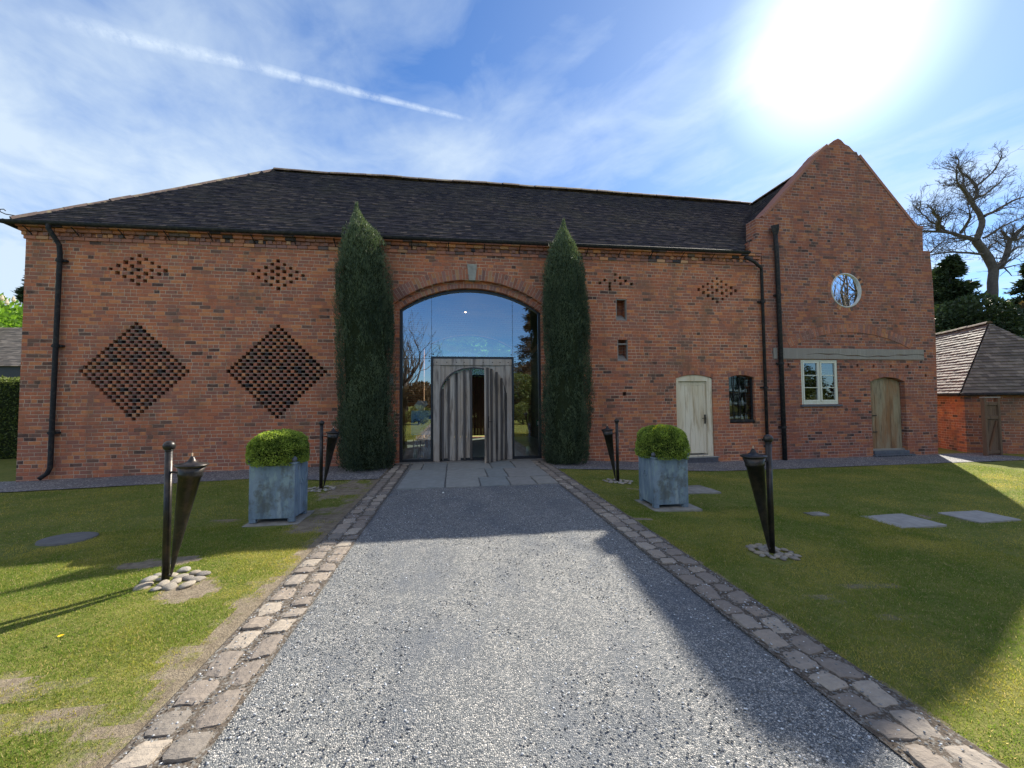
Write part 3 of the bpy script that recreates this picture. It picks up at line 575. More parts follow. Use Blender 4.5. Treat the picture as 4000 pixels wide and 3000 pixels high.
# ------------------------------------------------------------------ roofs
def rough_plane(mb,P00,P10,P01,P11,exp=.105,tw=.165,lift=.026,mi=0,wob=.02,sd=0,amp=.006):
    P00,P10,P01,P11=map(Vector,(P00,P10,P01,P11)); up=((P01+P11)/2-(P00+P10)/2); ax=((P10-P00) if (P10-P00).length>.1 else (P11-P01)).normalized()
    nrm=ax.cross(up).normalized(); 
    if nrm.z<0: nrm=-nrm
    upd=(up-ax*up.dot(ax)); sl_=upd.length; upd.normalize(); n=int(sl_/exp); rr=random.Random(sd)
    org=P00 if (P10-P00).length>.1 else P01
    def edge(t,a,b): return a+(b-a)*t
    for k in range(n):
        t0=k/n;t1=min(1,(k+2.1)/n); La=edge(t0,P00,P01);Ra=edge(t0,P10,P11);Lb=edge(t1,P00,P01);Rb=edge(t1,P10,P11)
        ul=min((La-org).dot(ax),(Lb-org).dot(ax)); ur=max((Ra-org).dot(ax),(Rb-org).dot(ax)); c0=math.floor(ul/tw)-1; c1=math.ceil(ur/tw)+1; off=.5*(k%2)
        def pt(u,t):
            L_=edge(t,P00,P01); R_=edge(t,P10,P11); ua=(L_-org).dot(ax); ub=(R_-org).dot(ax); u=min(max(u,min(ua,ub)),max(ua,ub)); w_=(u-ua)/(ub-ua) if abs(ub-ua)>1e-6 else 0
            p=L_+(R_-L_)*w_; 
            return p+nrm*(wob*(math.sin(u*.55+sd)*.6+.3*math.sin(u*1.7+t*3)))
        for c in range(c0,c1):
            u0=(c+off)*tw; u1=u0+tw
            if u1<ul or u0>ur: continue
            a=pt(u0,t0);b=pt(u1,t0);cc=pt(u1,t1);dd=pt(u0,t1)
            if (b-a).length<.005 and (cc-dd).length<.005: continue
            l0=lift+rr.uniform(-amp,amp)+.004*math.sin(c*.45+k*2.3); l1=lift+rr.uniform(-amp,amp)*.6+.004*math.sin((c+1)*.45+k*2.3); sg=rr.uniform(-.006,.006)
            A=a+nrm*l0-upd*sg;B_=b+nrm*l1-upd*sg;C_=cc+nrm*.002;D_=dd+nrm*.002; uvk=[(c+.02,k+.5),(c+.98,k+.5),(c+.98,k+.6),(c+.02,k+.6)]
            mb.face([A,B_,C_,D_],uv=uvk,mi=mi); mb.face([a-nrm*.004,b-nrm*.004,B_,A],uv=uvk,mi=mi)
    q=.03; mb.face([P00-nrm*q,P10-nrm*q,P11-nrm*q,P01-nrm*q],uv=[(0.5,0.5)]*4,mi=mi)
def mid(a,b,t): return tuple(x+(y-x)*t for x,y in zip(a,b))
mb=MB(); E0=(-9.78,-.2,ez(-9.78)); E1=(8.25,-.2,ez(8.25)+.02); RL=(-5.9,3.5,9.27); RR=(11.71,3.5,9.24)
rough_plane(mb,E0,E1,RL,RR,sd=1); rough_plane(mb,(-9.78,7.2,5.65),E0,RL,RL,sd=2)
rough_plane(mb,(15.1,7.2,5.8),(-9.78,7.2,5.65),(11.71,3.52,9.24),RL,exp=.3,tw=.5,sd=3)
rough_plane(mb,(8.60,.12,6.12),(8.60,.12,6.12),(11.71,.12,9.24),(11.71,3.5,9.24),sd=4,wob=.005)
mb.face([(8.25,7.2,5.8),(11.71,7.2,9.2),(11.71,3.5,9.2)],uv=[(.5,.5)]*3)
rough_plane(mb,(15.12,.12,5.84),(15.12,7.2,5.84),(11.71,.12,9.24),(11.71,7.2,9.24),exp=.2,tw=.3,sd=5,wob=.0)
roof=mb.build('roof',TILE,barn)
def ridge_run(mb,a,b,r=.12,seg=.45,drop=.04):
    a=Vector(a);b=Vector(b);L=(b-a).length;n=int(L/seg);d_=(b-a).normalized(); s_=d_.cross(Vector((0,0,1))).normalized(); u_=s_.cross(d_)
    for i in range(n):
        p=a+(b-a)*(i/n); q=a+(b-a)*((i+1)/n); j=R.uniform(-.008,.008); m_=7; jr=r*R.uniform(.97,1.05); vs=[]
        for c_ in (p,q):
            for k in range(m_): t=math.pi*(k/(m_-1))*.9+math.pi*.05; vs.append(c_+s_*math.cos(t)*jr+u_*(math.sin(t)*jr-drop+j))
        mb.add(vs,[(k,k+1,m_+k+1,m_+k) for k in range(m_-1)]+[tuple(range(m_)),tuple(range(m_,2*m_))])
mb=MB(); 
def sagz(x): return 9.27+.05*math.sin((x+5.9)/17.6*math.pi)+.018*math.sin(x*1.9)
xx=np.linspace(-5.9,11.71,11)
for a,b in zip(xx,xx[1:]): ridge_run(mb,(a,3.5,sagz(a)),(b,3.5,sagz(b)))
ridge_run(mb,(-9.74,-.16,5.70),(-7.8,1.69,7.48),.10); ridge_run(mb,(-7.8,1.69,7.48),(-5.9,3.5,9.28),.10); ridge_run(mb,(-9.74,7.1,5.70),(-5.9,3.5,9.28),.1); ridge_run(mb,(11.71,.1,9.27),(11.71,7.1,9.27))
mb.build('ridge_tiles',RIDGE,roof,True)
mb=MB(); mb.tube([(-9.70,-.14,5.80),(-9.80,-.22,5.79),(-9.86,-.27,5.82),(-9.86,-.27,5.87),(-9.82,-.24,5.89),(-9.80,-.22,5.86)],.011,6); mb.build('hip_iron',BLACK,roof)
# gutter
mb=MB(); n=40
def gy(x): return ez(x)-.055
for i in range(n):
    xa=-9.84+(8.35+9.84)*i/n; xb=-9.84+(8.35+9.84)*(i+1)/n
    for k in range(8):
        a=math.pi+math.pi*k/8;b=math.pi+math.pi*(k+1)/8
        for rr_ in (.062,):
            mb.face([(xa,-.27+rr_*math.cos(a),gy(xa)+.03+rr_*math.sin(a)),(xb,-.27+rr_*math.cos(a),gy(xb)+.03+rr_*math.sin(a)),(xb,-.27+rr_*math.cos(b),gy(xb)+.03+rr_*math.sin(b)),(xa,-.27+rr_*math.cos(b),gy(xa)+.03+rr_*math.sin(b))])
for x in (-9.84,8.35): mb.face([(x,-.27+.062*math.cos(math.pi+math.pi*k/8),gy(x)+.03+.062*math.sin(math.pi+math.pi*k/8)) for k in range(9)])
mb.tube([(-9.84,-.33,gy(-9.84)+.032),(8.35,-.33,gy(8.35)+.032)],.008,6)
mb.tube([(-9.80,-.27,5.62),(-9.84,.2,5.62),(-9.84,7.2,5.62)],.055,8)
gut=mb.build('gutter',BLACK,barn,True)
for i in range(19):
    x=-9.45+i*.93; mb=MB(); mb.tube([(x,-.01,gy(x)-.20),(x,-.10,gy(x)-.13),(x,-.24,gy(x)-.05)],.012,6); mb.build('gutter_bracket',BLACK,gut)
def pipe(pts,r,clips=(),nm='downpipe'):
    mb=MB(); mb.tube(pts,r,12); o=mb.build(nm,BLACK,barn,True)
    for p in clips:
        mb=MB(); mb.lathe([(r+.001,-.035),(r+.014,-.035),(r+.014,.035),(r+.001,.035)],p,14); mb.box(p[0]-.11,p[0]+.11,p[1]+r*.4,-.002,p[2]-.022,p[2]+.022); mb.build('pipe_clip',BLACK,o)
    return o
pipe([(-8.93,-.27,5.60),(-8.93,-.27,5.50),(-8.90,-.22,5.40),(-8.86,-.10,5.20),(-8.85,-.085,5.0),(-8.88,-.085,.18),(-8.92,-.10,.06),(-9.02,-.16,-.05)],.046,[(-8.85,-.085,4.85),(-8.865,-.085,2.9),(-8.875,-.085,.95)])
pipe([(8.2,-.26,5.62),(8.5,-.26,5.5),(8.84,-.12,5.38),(8.88,-.08,5.2),(8.88,-.08,-.12)],.042,[(8.88,-.08,4.4),(8.88,-.08,1.9),(8.88,-.08,.4)])
pipe([(9.32,-.14,6.4),(9.36,-.12,5.9),(9.38,-.11,5.5),(9.40,-.11,-.22)],.06,[(9.38,-.11,4.6),(9.39,-.11,2.6),(9.40,-.11,.75)])
mb=MB(); mb.lathe([(.06,-.02),(.075,.0),(.13,.16),(.135,.26),(.125,.26),(.001,.2)],(9.32,-.15,6.38),4); mb.build('hopper_head',BLACK,barn)
# ------------------------------------------------------------------ gabled wing
YW=-.03
gout=[(8.952,-.35),(14.80,-.35),(14.90,2.0),(14.94,3.5),(14.94,5.05),(14.92,5.67),(14.89,6.18),(14.64,6.19),(14.65,6.90),(14.43,6.91),(14.05,7.32),(13.40,8.02),(12.42,9.08),(12.36,9.20),(12.26,9.21),(12.10,9.36),(11.95,9.41),(11.82,9.53),(11.71,9.57),(11.55,9.49),(11.32,9.30),(11.05,9.06),(10.10,8.04),(9.40,7.30),(9.02,6.92),(8.80,6.90),(8.78,6.22),(8.56,6.18),(8.56,5.86),(8.952,5.86)]
def circ(cx,cz,r,n=28): return [(cx+r*math.cos(2*math.pi*i/n),cz+r*math.sin(2*math.pi*i/n)) for i in range(n)]
cw=circ(11.765,4.84,.53); win=rect(10.11,11.35,1.39,2.72); dp=archpoly(13.09,.62,-.12,2.06,.14,10)
plh=[rect(x-.035,x+.035,z-.045,z+.045) for x,z in [(9.7,2.56),(12.05,2.55),(12.62,2.54),(13.24,2.54),(13.85,2.54),(14.5,2.25)]]
mb=MB(); sheetcdt(mb,gout,[cw,win,dp]+plh,YW)
reveal(mb,cw,YW,.37); reveal(mb,win,YW,.37); reveal(mb,dp,YW,.37)
for p in plh: reveal(mb,p,YW,.15,True)
sheetcdt(mb,gout,[cw,win,dp],.37,True); reveal(mb,gout[::-1],YW,.37)
mb.build('gable_wall',BRICK2,barn)
mb=MB()
cop=[(14.66,6.93),(14.43,6.94),(14.05,7.35),(13.40,8.05),(12.44,9.10)],[(9.02,6.95),(9.40,7.33),(10.10,8.07),(11.05,9.09),(11.32,9.33)]
for run in cop:
    mb=MB()
    for (xa,za),(xb,zb) in zip(run,run[1:]):
        L_=math.hypot(xb-xa,zb-za); n=max(1,int(L_/.12)); an=math.atan2(zb-za,xb-xa)
        for i in range(n):
            t=(i+.5)/n; M_=Matrix.Translation((xa+(xb-xa)*t,0,za+(zb-za)*t))@Matrix.Rotation(-an,4,'Y'); mb.box(-L_/n/2+.001,L_/n/2-.001,YW-.02,.385,-.045,.04+R.uniform(-.004,.004),(.33,.15,.11),bev=.004,M=M_)
    mb.build('gable_coping',LOOSE,barn)
mb=MB(); voussoirs(mb,11.87,2.09,3.08,.48,.25,.082,YW-.016,YW+.05); mb.build('brick_arch',LOOSE,barn,)
mb=MB(); voussoirs(mb,13.09,.63,2.07,.14,.115,.085,YW-.006,YW+.10); mb.build('brick_arch',LOOSE,barn)
mb=MB()
for i in range(46):
    t0=2*math.pi*i/46+.012;t1=2*math.pi*(i+1)/46-.012; P_=[(11.765+r_*math.cos(t),4.84+r_*math.sin(t)) for r_,t in ((.532,t0),(.532,t1),(.65,t1),(.65,t0))]; mb.add([(p[0],YW-.006,p[1]) for p in P_]+[(p[0],.1,p[1]) for p in P_],[(0,1,2,3),(0,4,5,1),(1,5,6,2),(2,6,7,3),(3,7,4,0)],tuple(v*.85 for v in bcol()))
mb.build('brick_ring',LOOSE,barn)
# timber lintel with a long split
mb=MB(); N_=40; xs_=[9.47+(14.42-9.47)*i/N_ for i in range(N_+1)]
def split_z(x): return 2.86+.035*math.sin((x-10)*1.9)+.012*math.sin(x*9)
for i in range(N_):
    a,b=xs_[i],xs_[i+1]; 
    ga=.012*max(0,min(1,(a-10.2)*2))*(1+.5*math.sin(a*7)); gb=.012*max(0,min(1,(b-10.2)*2))*(1+.5*math.sin(b*7))
    y=YW-.035
    mb.face([(a,y,2.74),(b,y,2.74),(b,y,split_z(b)-gb),(a,y,split_z(a)-ga)]); mb.face([(a,y,split_z(a)+ga),(b,y,split_z(b)+gb),(b,y,3.05),(a,y,3.05)])
    mb.face([(a,y,split_z(a)-ga),(b,y,split_z(b)-gb),(b,y+.05,split_z(b)),(a,y+.05,split_z(a))]); mb.face([(a,y,split_z(a)+ga),(b,y,split_z(b)+gb),(b,y+.05,split_z(b)),(a,y+.05,split_z(a))])
    mb.face([(a,y,2.74),(b,y,2.74),(b,.0,2.74),(a,.0,2.74)]); mb.face([(a,y,3.05),(b,y,3.05),(b,.0,3.05),(a,.0,3.05)])
for x in (9.47,14.42): mb.face([(x,YW-.035,2.74),(x,.0,2.74),(x,.0,3.05),(x,YW-.035,3.05)])
mb.box(9.20,9.33,YW-.03,0,2.74,3.06)
mb.build('timber_lintel',OAKB,barn)
# round window
mb=MB(); mb.lathe([(.53,-.02),(.53,.045),(.50,.05),(.488,.03),(.488,-.02)],(11.765,.0,4.84),40,axis=(0,-1,0)); rw=mb.build('round_window',CREAMST,barn,True)
mb=MB(); mb.lathe([(.0001,.0),(.49,0)],(11.765,.0,4.84),40,axis=(0,-1,0)); mb.build('glass_pane',GLASS2,rw)
mb=MB()
# casement window
def bar(mb,x0,x1,y0,y1,z0,z1,b=.006): mb.box(x0,x1,y0,y1,z0,z1,bev=b)
def casement(x0,x1,z0,z1,y,parent):
    fr=MB(); bar(fr,x0,x0+.05,y-.02,y+.06,z0,z1); bar(fr,x1-.05,x1,y-.02,y+.06,z0,z1); bar(fr,x0+.051,x1-.051,y-.018,y+.06,z1-.05,z1); bar(fr,x0+.051,x1-.051,y-.03,y+.06,z0,z0+.07); xm=(x0+x1)/2; bar(fr,xm-.025,xm+.025,y-.015,y+.06,z0+.071,z1-.051)
    o=fr.build('window',TRIM,parent)
    for a,b in ((x0+.052,xm-.027),(xm+.027,x1-.052)):
        s=MB(); zz0=z0+.073; zz1=z1-.053; bar(s,a,a+.045,y-.035,y+.02,zz0,zz1,.004); bar(s,b-.045,b,y-.035,y+.02,zz0,zz1,.004); bar(s,a+.046,b-.046,y-.034,y+.02,zz1-.045,zz1,.004); bar(s,a+.046,b-.046,y-.034,y+.02,zz0,zz0+.06,.004)
        h=(zz1-zz0-.105)/3
        for k in (1,2): bar(s,a+.046,b-.046,y-.02,y+.015,zz0+.06+h*k-.010,zz0+.06+h*k+.010,.003)
        s.build('sash',TRIM,o)
        for k in range(3):
            g_=MB(); zc=zz0+.06+h*k; g_.face([(a+.04,y+R.uniform(-.001,.001),zc),(b-.04,y+R.uniform(-.001,.001),zc),(b-.04,y+R.uniform(-.001,.001),zc+h),(a+.04,y+R.uniform(-.001,.001),zc+h)]); g_.build('glass_pane',GLASS2,o)
    return o
casement(10.115,11.345,1.395,2.715,.0,barn)
mb=MB(); mb.box(10.05,11.42,YW-.06,.05,1.33,1.385,bev=.008); mb.build('window_sill',SLATE,barn)
# old plank door on the wing
def planks(mb,x0,x1,z0,ztop,y0,y1,n,jit=.003):
    x=x0; ws=[R.uniform(.85,1.2) for _ in range(n)]; s_=sum(ws)
    for w_ in ws:
        w2=w_/s_*(x1-x0); a=x+.003;b=x+w2-.003; yj=R.uniform(-jit,jit); za=ztop(a);zb=ztop(b); vs=[(a,y0+yj,z0),(b,y0+yj,z0),(b,y0+yj,zb),(a,y0+yj,za),(a,y1,z0),(b,y1,z0),(b,y1,zb),(a,y1,za)]
        mb.add(vs,[(0,1,2,3),(5,4,7,6),(0,3,7,4),(1,5,6,2),(3,2,6,7),(0,4,5,1)]); x+=w2
def archz(cx,hw,zs,rise):
    r=(hw*hw+rise*rise)/(2*rise); cz=zs+rise-r
    return lambda x: cz+math.sqrt(max(r*r-(x-cx)**2,0))
mb=MB(); az=archz(13.09,.62,2.06,.14); planks(mb,12.49,13.69,-.03,lambda x:az(x)-.02,.10,.14,9); od=mb.build('plank_door',PINE,barn)
tag(od,'weathered brown plank door under the timber lintel')
for z_ in (.52,1.02): mb=MB(); mb.box(12.50,12.78,.075,.10,z_,z_+.025); mb.build('hinge',BLACK,od)
mb=MB(); mb.box(12.45,13.86,YW-.10,.12,-.24,-.14,bev=.01); mb.box(12.5,13.74,YW-.03,.2,-.14,-.03,bev=.01); 
dst=mb.build('door_step',SLATE,barn)
for i in range(22): mb=MB(); mb.box(12.52+i*.055,12.545+i*.055,YW-.105,YW-.098,-.215,-.16); mb.build('grating_bar',BLACK,dst)
# white door
mb=MB(); fo=archpoly(6.71,.555,-.03,2.165,.10,12); fi=rect(6.24,7.11,-.031,2.09)
sheetcdt(mb,fo,[[(6.24,.0),(7.11,.0),(7.11,2.09),(6.24,2.09)]],.03); reveal(mb,fo[::-1],.03,.13); reveal(mb,rect(6.24,7.11,.0,2.09),.03,.13); mb.box(6.24,7.11,.06,.12,-.03,.02); df=mb.build('door_frame',CREAM,barn)
mb=MB(); planks(mb,6.33,7.03,.045,lambda x:1.98,.100,.12,5); mb.box(6.245,6.33,.092,.12,.03,2.085,bev=.003); mb.box(7.03,7.105,.092,.12,.03,2.085,bev=.003); mb.box(6.33,7.03,.092,.12,1.98,2.085,bev=.003); wdo=mb.build('plank_door',CREAM,barn); tag(wdo,'cream painted plank door with black lever handle')
mb=MB(); mb.box(7.045,7.085,.075,.093,.88,1.14,bev=.004); mb.tube([(7.065,.085,1.04),(7.065,.04,1.04),(6.95,.04,1.035)],.009,6); mb.build('handle',BLACK,wdo)
mb=MB(); mb.box(6.08,7.36,-.09,.11,-.06,-.032,bev=.008); mb.build('door_sill',STONE,barn)
mb=MB()
for i in range(6):
    for k in range(2): mb.box(6.12+i*.205,6.12+i*.205+.198,-.07,.02,-.22+k*.08,-.145+k*.08,(.10,.10,.115),bev=.006)
mb.build('brick_step',LOOSE,barn)
# vents
for (x0,x1,z0,z1) in ((4.42,4.74,3.77,4.38),(4.44,4.75,2.65,3.24)):
    mb=MB(); bar(mb,x0,x0+.03,.01,.10,z0,z1); bar(mb,x1-.03,x1,.01,.10,z0,z1); bar(mb,x0+.031,x1-.031,.012,.10,z1-.03 if z0>3 else z1-.14,z1 if z0>3 else z1-.10)
    mb.face([(x0+.03,.02,z0+.02),(x1-.03,.02,z0+.02),(x1-.03,.2,z0+.16),(x0+.03,.2,z0+.16)]); mb.face([(x0+.03,.2,z0+.16),(x1-.03,.2,z0+.16),(x1-.03,.34,z0+.22),(x0+.03,.34,z0+.22)]); mb.face([(x0+.03,.02,z0),(x1-.03,.02,z0),(x1-.03,.02,z0+.02),(x0+.03,.02,z0+.02)]); mb.build('vent_frame',OAKB,barn)
# bottle window
mb=MB(); mb.box(7.79,8.59,.02,.14,.90,.98,bev=.01); mb.box(7.785,7.82,.08,.13,.98,2.2); mb.box(8.56,8.597,.08,.13,.98,2.2)
for z in (1.15,1.42,1.69,1.96): mb.box(7.82,8.56,.09,.105,z-.005,z+.005)
for x in (8.0,8.19,8.38): mb.box(x-.006,x+.006,.088,.107,.98,2.25)
mb.build('iron_window_grille',BLACK,barn)
mb=MB(); mb.face([(7.79,.13,.98),(8.59,.13,.98),(8.59,.13,2.24),(7.79,.13,2.24)]); mb.build('glass_pane',mk_glass('dusty_glass',base=.015),barn)
shelf=thing('shelf_unit','dark shelves of bottles standing behind the small barred window','shelf',(8.19,.34,.98))
mb=MB()
for z in (.0,.40,.79): mb.box(-.42,.42,-.12,.13,z-.02,z)
mb.box(-.44,-.42,-.12,.13,-.9,1.25); mb.box(.42,.44,-.12,.13,-.9,1.25); mb.build('shelf_board',BROWN,shelf)
bt=[flat('bottle_glass_dark',(.03,.045,.03),.15,spec=.6),flat('bottle_white',(.72,.72,.70),.4),flat('bottle_amber',(.25,.12,.04),.15,spec=.6),JAR]
labs=flat('paper_label',(.7,.69,.64))
names=['lowest','middle','top']
for si,z in enumerate((.98,1.38,1.77)):
    x=-.38
    while x<.30:
        r_=R.uniform(.024,.04); h_=R.uniform(.13,.26); x+=r_
        mi=R.choice([0,1,1,2,0]); root=thing('bottle','small bottle among others on the %s shelf behind the barred window'%names[si],'bottle',(8.19+x,.25+R.uniform(-.03,.02),z+.001),group='bottles on the %s shelf behind the barred window'%names[si])
        mb=MB(); mb.lathe([(.001,0),(r_,.0),(r_,h_*.55),(r_*.4,h_*.72),(r_*.36,h_*.95),(r_*.45,h_),(.001,h_)],n=12); mb.build('bottle_body',bt[mi],root,True)
        mb=MB(); mb.lathe([(r_+.001,h_*.15),(r_+.001,h_*.45)],n=12); mb.build('bottle_label',labs,root,True)
        x+=r_+R.uniform(.012,.05)
# ------------------------------------------------------------------ glazed screen and timber doors
YG=.25
go=archpoly(AC,1.865,.02,3.965,.60,28); gi=archpoly(AC,1.80,.09,3.95,.55,28); surr=rect(-.62,1.58,.02,2.76)
scr=MB(); sheetcdt(scr,go,[gi],YG-.03); reveal(scr,gi,YG-.03,YG+.05)
for a in (rect(-.62,-.555,.021,2.76),rect(1.515,1.58,.021,2.76),rect(-.554,1.514,2.695,2.76)): scr.box(a[0][0],a[1][0],YG-.045,YG+.05,a[0][1],a[2][1],bev=.004)
screen=scr.build('glazed_screen',STEEL,barn)
def gpane(poly,nm='glass_pane',y=YG+.01,m=GLASS):
    mb=MB(); mb.add([(p[0],y,p[1]) for p in poly],[tuple(range(len(poly)))]); return mb.build(nm,m,screen)
azg=archz(AC,1.83,3.96,.575)
def top(x0,x1,z0,n=10): return [(x0,z0),(x1,z0)]+[(x1+(x0-x1)*i/n,azg(x1+(x0-x1)*i/n)) for i in range(n+1)]
gpane(rect(-1.36,-.603,.06,2.70)); gpane(rect(1.563,2.28,.06,2.70)); gpane(top(-1.36,-.603,2.708)); gpane(top(1.563,2.28,2.708)); gpane(top(-.597,1.557,2.73,16))
mb=MB()
for x in (-.60,1.56): mb.box(x-.004,x+.004,YG,YG+.03,2.76,azg(x))
mb.box(-1.36,-.62,YG,YG+.02,2.700,2.708); mb.box(1.58,2.28,YG,YG+.02,2.700,2.708)
for x,z in ((-.66,2.76),(-.66,2.64),(1.62,2.76),(1.62,2.64),(-.56,2.82),(1.52,2.82)): mb.lathe([(.001,.02),(.018,.018),(.02,0)],(x,YG+.005,z),10,axis=(0,-1,0))
mb.build('glazing_joint',STEEL,screen)
# timber door frame
F0=YG-.09
mb=MB(); mb.box(-.553,-.37,F0,F0+.12,.021,2.52,bev=.006,jit=.003); mb.box(1.345,1.513,F0,F0+.12,.021,2.52,bev=.006,jit=.003); mb.box(-.553,1.513,F0-.01,F0+.12,2.522,2.693,bev=.006,jit=.003)
tf=mb.build('timber_door_frame',OAK,barn)
DC=.485;DHW=.855
def dz_(x):
    u=min(1,abs(x-DC)/DHW); return 1.72+.72*math.sqrt(max(0,1-u**2.3))
mb=MB(); nn_=20
for s_ in (-1,1):
    for i in range(nn_):
        xa=DC+s_*DHW*i/nn_; xb=DC+s_*DHW*(i+1)/nn_
        for f_,fy in ((0,F0+.03),(1,F0+.09)): mb.face([(xa,fy,dz_(xa)+.05),(xb,fy,dz_(xb)+.05),(xb,fy,2.521),(xa,fy,2.521)])
        mb.face([(xa,F0+.0,dz_(xa)),(xb,F0+.0,dz_(xb)),(xb,F0+.0,dz_(xb)+.055),(xa,F0+.0,dz_(xa)+.055)]); mb.face([(xa,F0,dz_(xa)),(xb,F0,dz_(xb)),(xb,F0+.1,dz_(xb)),(xa,F0+.1,dz_(xa))]); mb.face([(xa,F0,dz_(xa)+.055),(xb,F0,dz_(xb)+.055),(xb,F0+.1,dz_(xb)+.055),(xa,F0+.1,dz_(xa)+.055)])
mb.box(-.33,-.27,F0+.01,F0+.032,2.06,2.50); mb.box(1.24,1.30,F0+.01,F0+.032,2.06,2.51)
mb.build('arched_spandrel',OAK,tf)
mb=MB(); pp=[(DC+DHW*math.sin(math.pi*(i/28-.5)),F0-.012,dz_(DC+DHW*math.sin(math.pi*(i/28-.5)))+.012) for i in range(29)]; mb.tube([(pp[0][0],F0-.012,.03)]+pp+[(pp[-1][0],F0-.012,.03)],.020,8); mb.build('arch_moulding',OAKD,tf,True)
mb=MB()
for x in (-.46,-.2,.05,.25,.75,1.0,1.2,1.42): mb.lathe([(.001,.008),(.014,.004),(.014,0)],(x,F0-.009,2.60),8,axis=(0,-1,0))
mb.build('peg',BLACK,tf)
def leaf(x0,x1,flip):
    mb=MB(); planks(mb,x0,x1,.03,lambda x:dz_(x)-.015,-.02,.02,5,.004); n=4
    for i in range(n+1):
        xx_=x0+(x1-x0)*(i+.25 if i==0 else i-.05 if i==n else i)/n*1.0; xx_=min(max(xx_,x0+.03),x1-.03); zt=min(dz_(xx_-.028),dz_(xx_+.028))-.02; mb.box(xx_-.030,xx_+.030,-.065,-.019,.04,zt,mi=1,bev=.008,jit=.002)
    return mb
mb=leaf(-.362,.46,False); dl=mb.build('door_leaf',[OAKL,OAKD],barn,loc=(0,F0+.08,0)); 
mb=leaf(.49,1.335,True)
hx=1.335; 
for i,v in enumerate(mb.v): mb.v[i]=(v[0]-hx,v[1],v[2])
dr=mb.build('door_leaf',[OAKL,OAKD],barn,loc=(hx,F0+.03,0)); dr.rotation_euler=(0,0,rad(46)); tag(dr,'right timber door leaf standing ajar')
mb=MB(); mb.box(-.80,-.76,-.07,-.055,.9,1.2,bev=.003); mb.tube([(-.78,-.06,1.06),(-.78,-.10,1.06),(-.68,-.10,1.06)],.008,6); mb.build('handle',BLACK,dr)
# rear glazing and doors
mb=MB(); gr=archpoly(.62,1.88,.03,3.85,.56,20); gri=archpoly(.62,1.82,2.70,3.83,.53,20); sheetcdt(mb,archpoly(.62,1.88,2.62,3.85,.56,20),[gri],6.75); reveal(mb,gri,6.75,6.8)
for x in (-.5,1.63): mb.box(x-.012,x+.012,6.75,6.79,2.7,4.2)
rs=mb.build('rear_screen',STEEL,barn)
mb=MB(); mb.add([(p[0],6.77,p[1]) for p in gri],[tuple(range(len(gri)))]); mb.build('glass_pane',GLASS3,rs)
mb=MB()
for x0,x1 in ((-.25,.60),(.62,1.50)):
    planks(mb,x0,x1,.09,lambda x:2.6,6.72,6.76,6)
    for z in (.4,1.15,1.9,2.45): mb.box(x0,x1,6.69,6.72,z,z+.1)
mb.build('rear_door',BROWN,barn)
mb=MB()
for x0,x1 in ((-1.28,-.27),(1.52,2.5)): mb.face([(x0,6.77,.04),(x1,6.77,.04),(x1,6.77,2.62),(x0,6.77,2.62)])
mb.build('glass_pane',GLASS3,rs)
# interior timbers
mb=MB(); mb.box(-.98,-.78,3.0,3.2,.02,5.4,bev=.01); mb.box(-1.72,-1.55,3.0,3.15,.02,5.4,bev=.01); mb.box(2.9,3.1,3.0,3.2,.02,5.4,bev=.01); mb.box(-4.4,4.8,3.02,3.2,5.4,5.62,bev=.01)
M_=Matrix.Translation((2.45,3.1,3.0))@Matrix.Rotation(rad(42),4,'Y'); mb.box(-.06,.06,-.06,.06,-1.0,1.0,bev=.01,M=M_); mb.build('oak_truss',ORNG,barn)
# things indoors
sg=thing('sign_board','blue welcome sign with flowing black script standing behind the left glass pane','sign',(-.87,.62,.02))
mb=MB(); mb.box(-.29,.31,0,.015,.66,1.31); mb.build('panel',flat('sign_blue',(.22,.48,.80),.5),sg)
mb=MB(); mb.tube([(-.25,.03,0),(-.02,.02,1.45)],.012,6); mb.tube([(.25,.03,0),(.03,.02,1.45)],.012,6); mb.tube([(0,.4,0),(0,.03,1.42)],.012,6); mb.build('easel',WHITE,sg)
inkm=flat('black_ink',(.01,.012,.02))
def text(s,x,z,size,parent,m,y=-.004,shear=.35):
    cu=bpy.data.curves.new('lettering','FONT'); cu.body=s; cu.size=size; cu.shear=shear; cu.extrude=.0008; cu.align_x='CENTER'; ob=bpy.data.objects.new('tmp',cu); COL.objects.link(ob)
    dg=bpy.context.evaluated_depsgraph_get(); me=bpy.data.meshes.new_from_object(ob.evaluated_get(dg)); bpy.data.objects.remove(ob); o=bpy.data.objects.new('lettering',me); COL.objects.link(o); me.materials.clear(); me.materials.append(m); o.parent=parent; o.location=(x,y,z); o.rotation_euler=(rad(90),0,0); return o
text('Swiped',-.02,.97,.17,sg,inkm); text('right',.10,.79,.17,sg,inkm)
nb=thing('notice_card','white pointed paper notice above the blue welcome sign','notice',(-.93,.80,.02))
mb=MB(); P_=[(-.17,1.44),(-.07,1.58),(.17,1.57),(.20,1.48),(.02,1.30),(-.04,1.30)]; mb.add([(a,0,b) for a,b in P_]+[(a,.01,b) for a,b in P_],[tuple(range(6)),tuple(range(11,5,-1))]+[(i,(i+1)%6,6+(i+1)%6,6+i) for i in range(6)]); mb.build('card',WHITE,nb); mb=MB(); mb.tube([(0,.02,0),(0,.02,1.35)],.012,6); mb.lathe([(.12,0),(.12,.01),(.001,.015)],(0,.02,0),12); mb.build('stand',BLACK,nb)
for x,lb in ((-1.06,'pale green glass cylinder vase on the floor behind the left glass pane'),(2.03,'pale green glass cylinder vase on the floor behind the right glass pane')):
    v=thing('glass_vase',lb,'vase',(x,.7,.021)); mb=MB(); mb.lathe([(.001,0),(.055,0),(.055,.27),(.048,.27),(.048,.01)],n=16); mb.build('vase_body',flat('milky_green',(.40,.48,.38),.3),v,True)
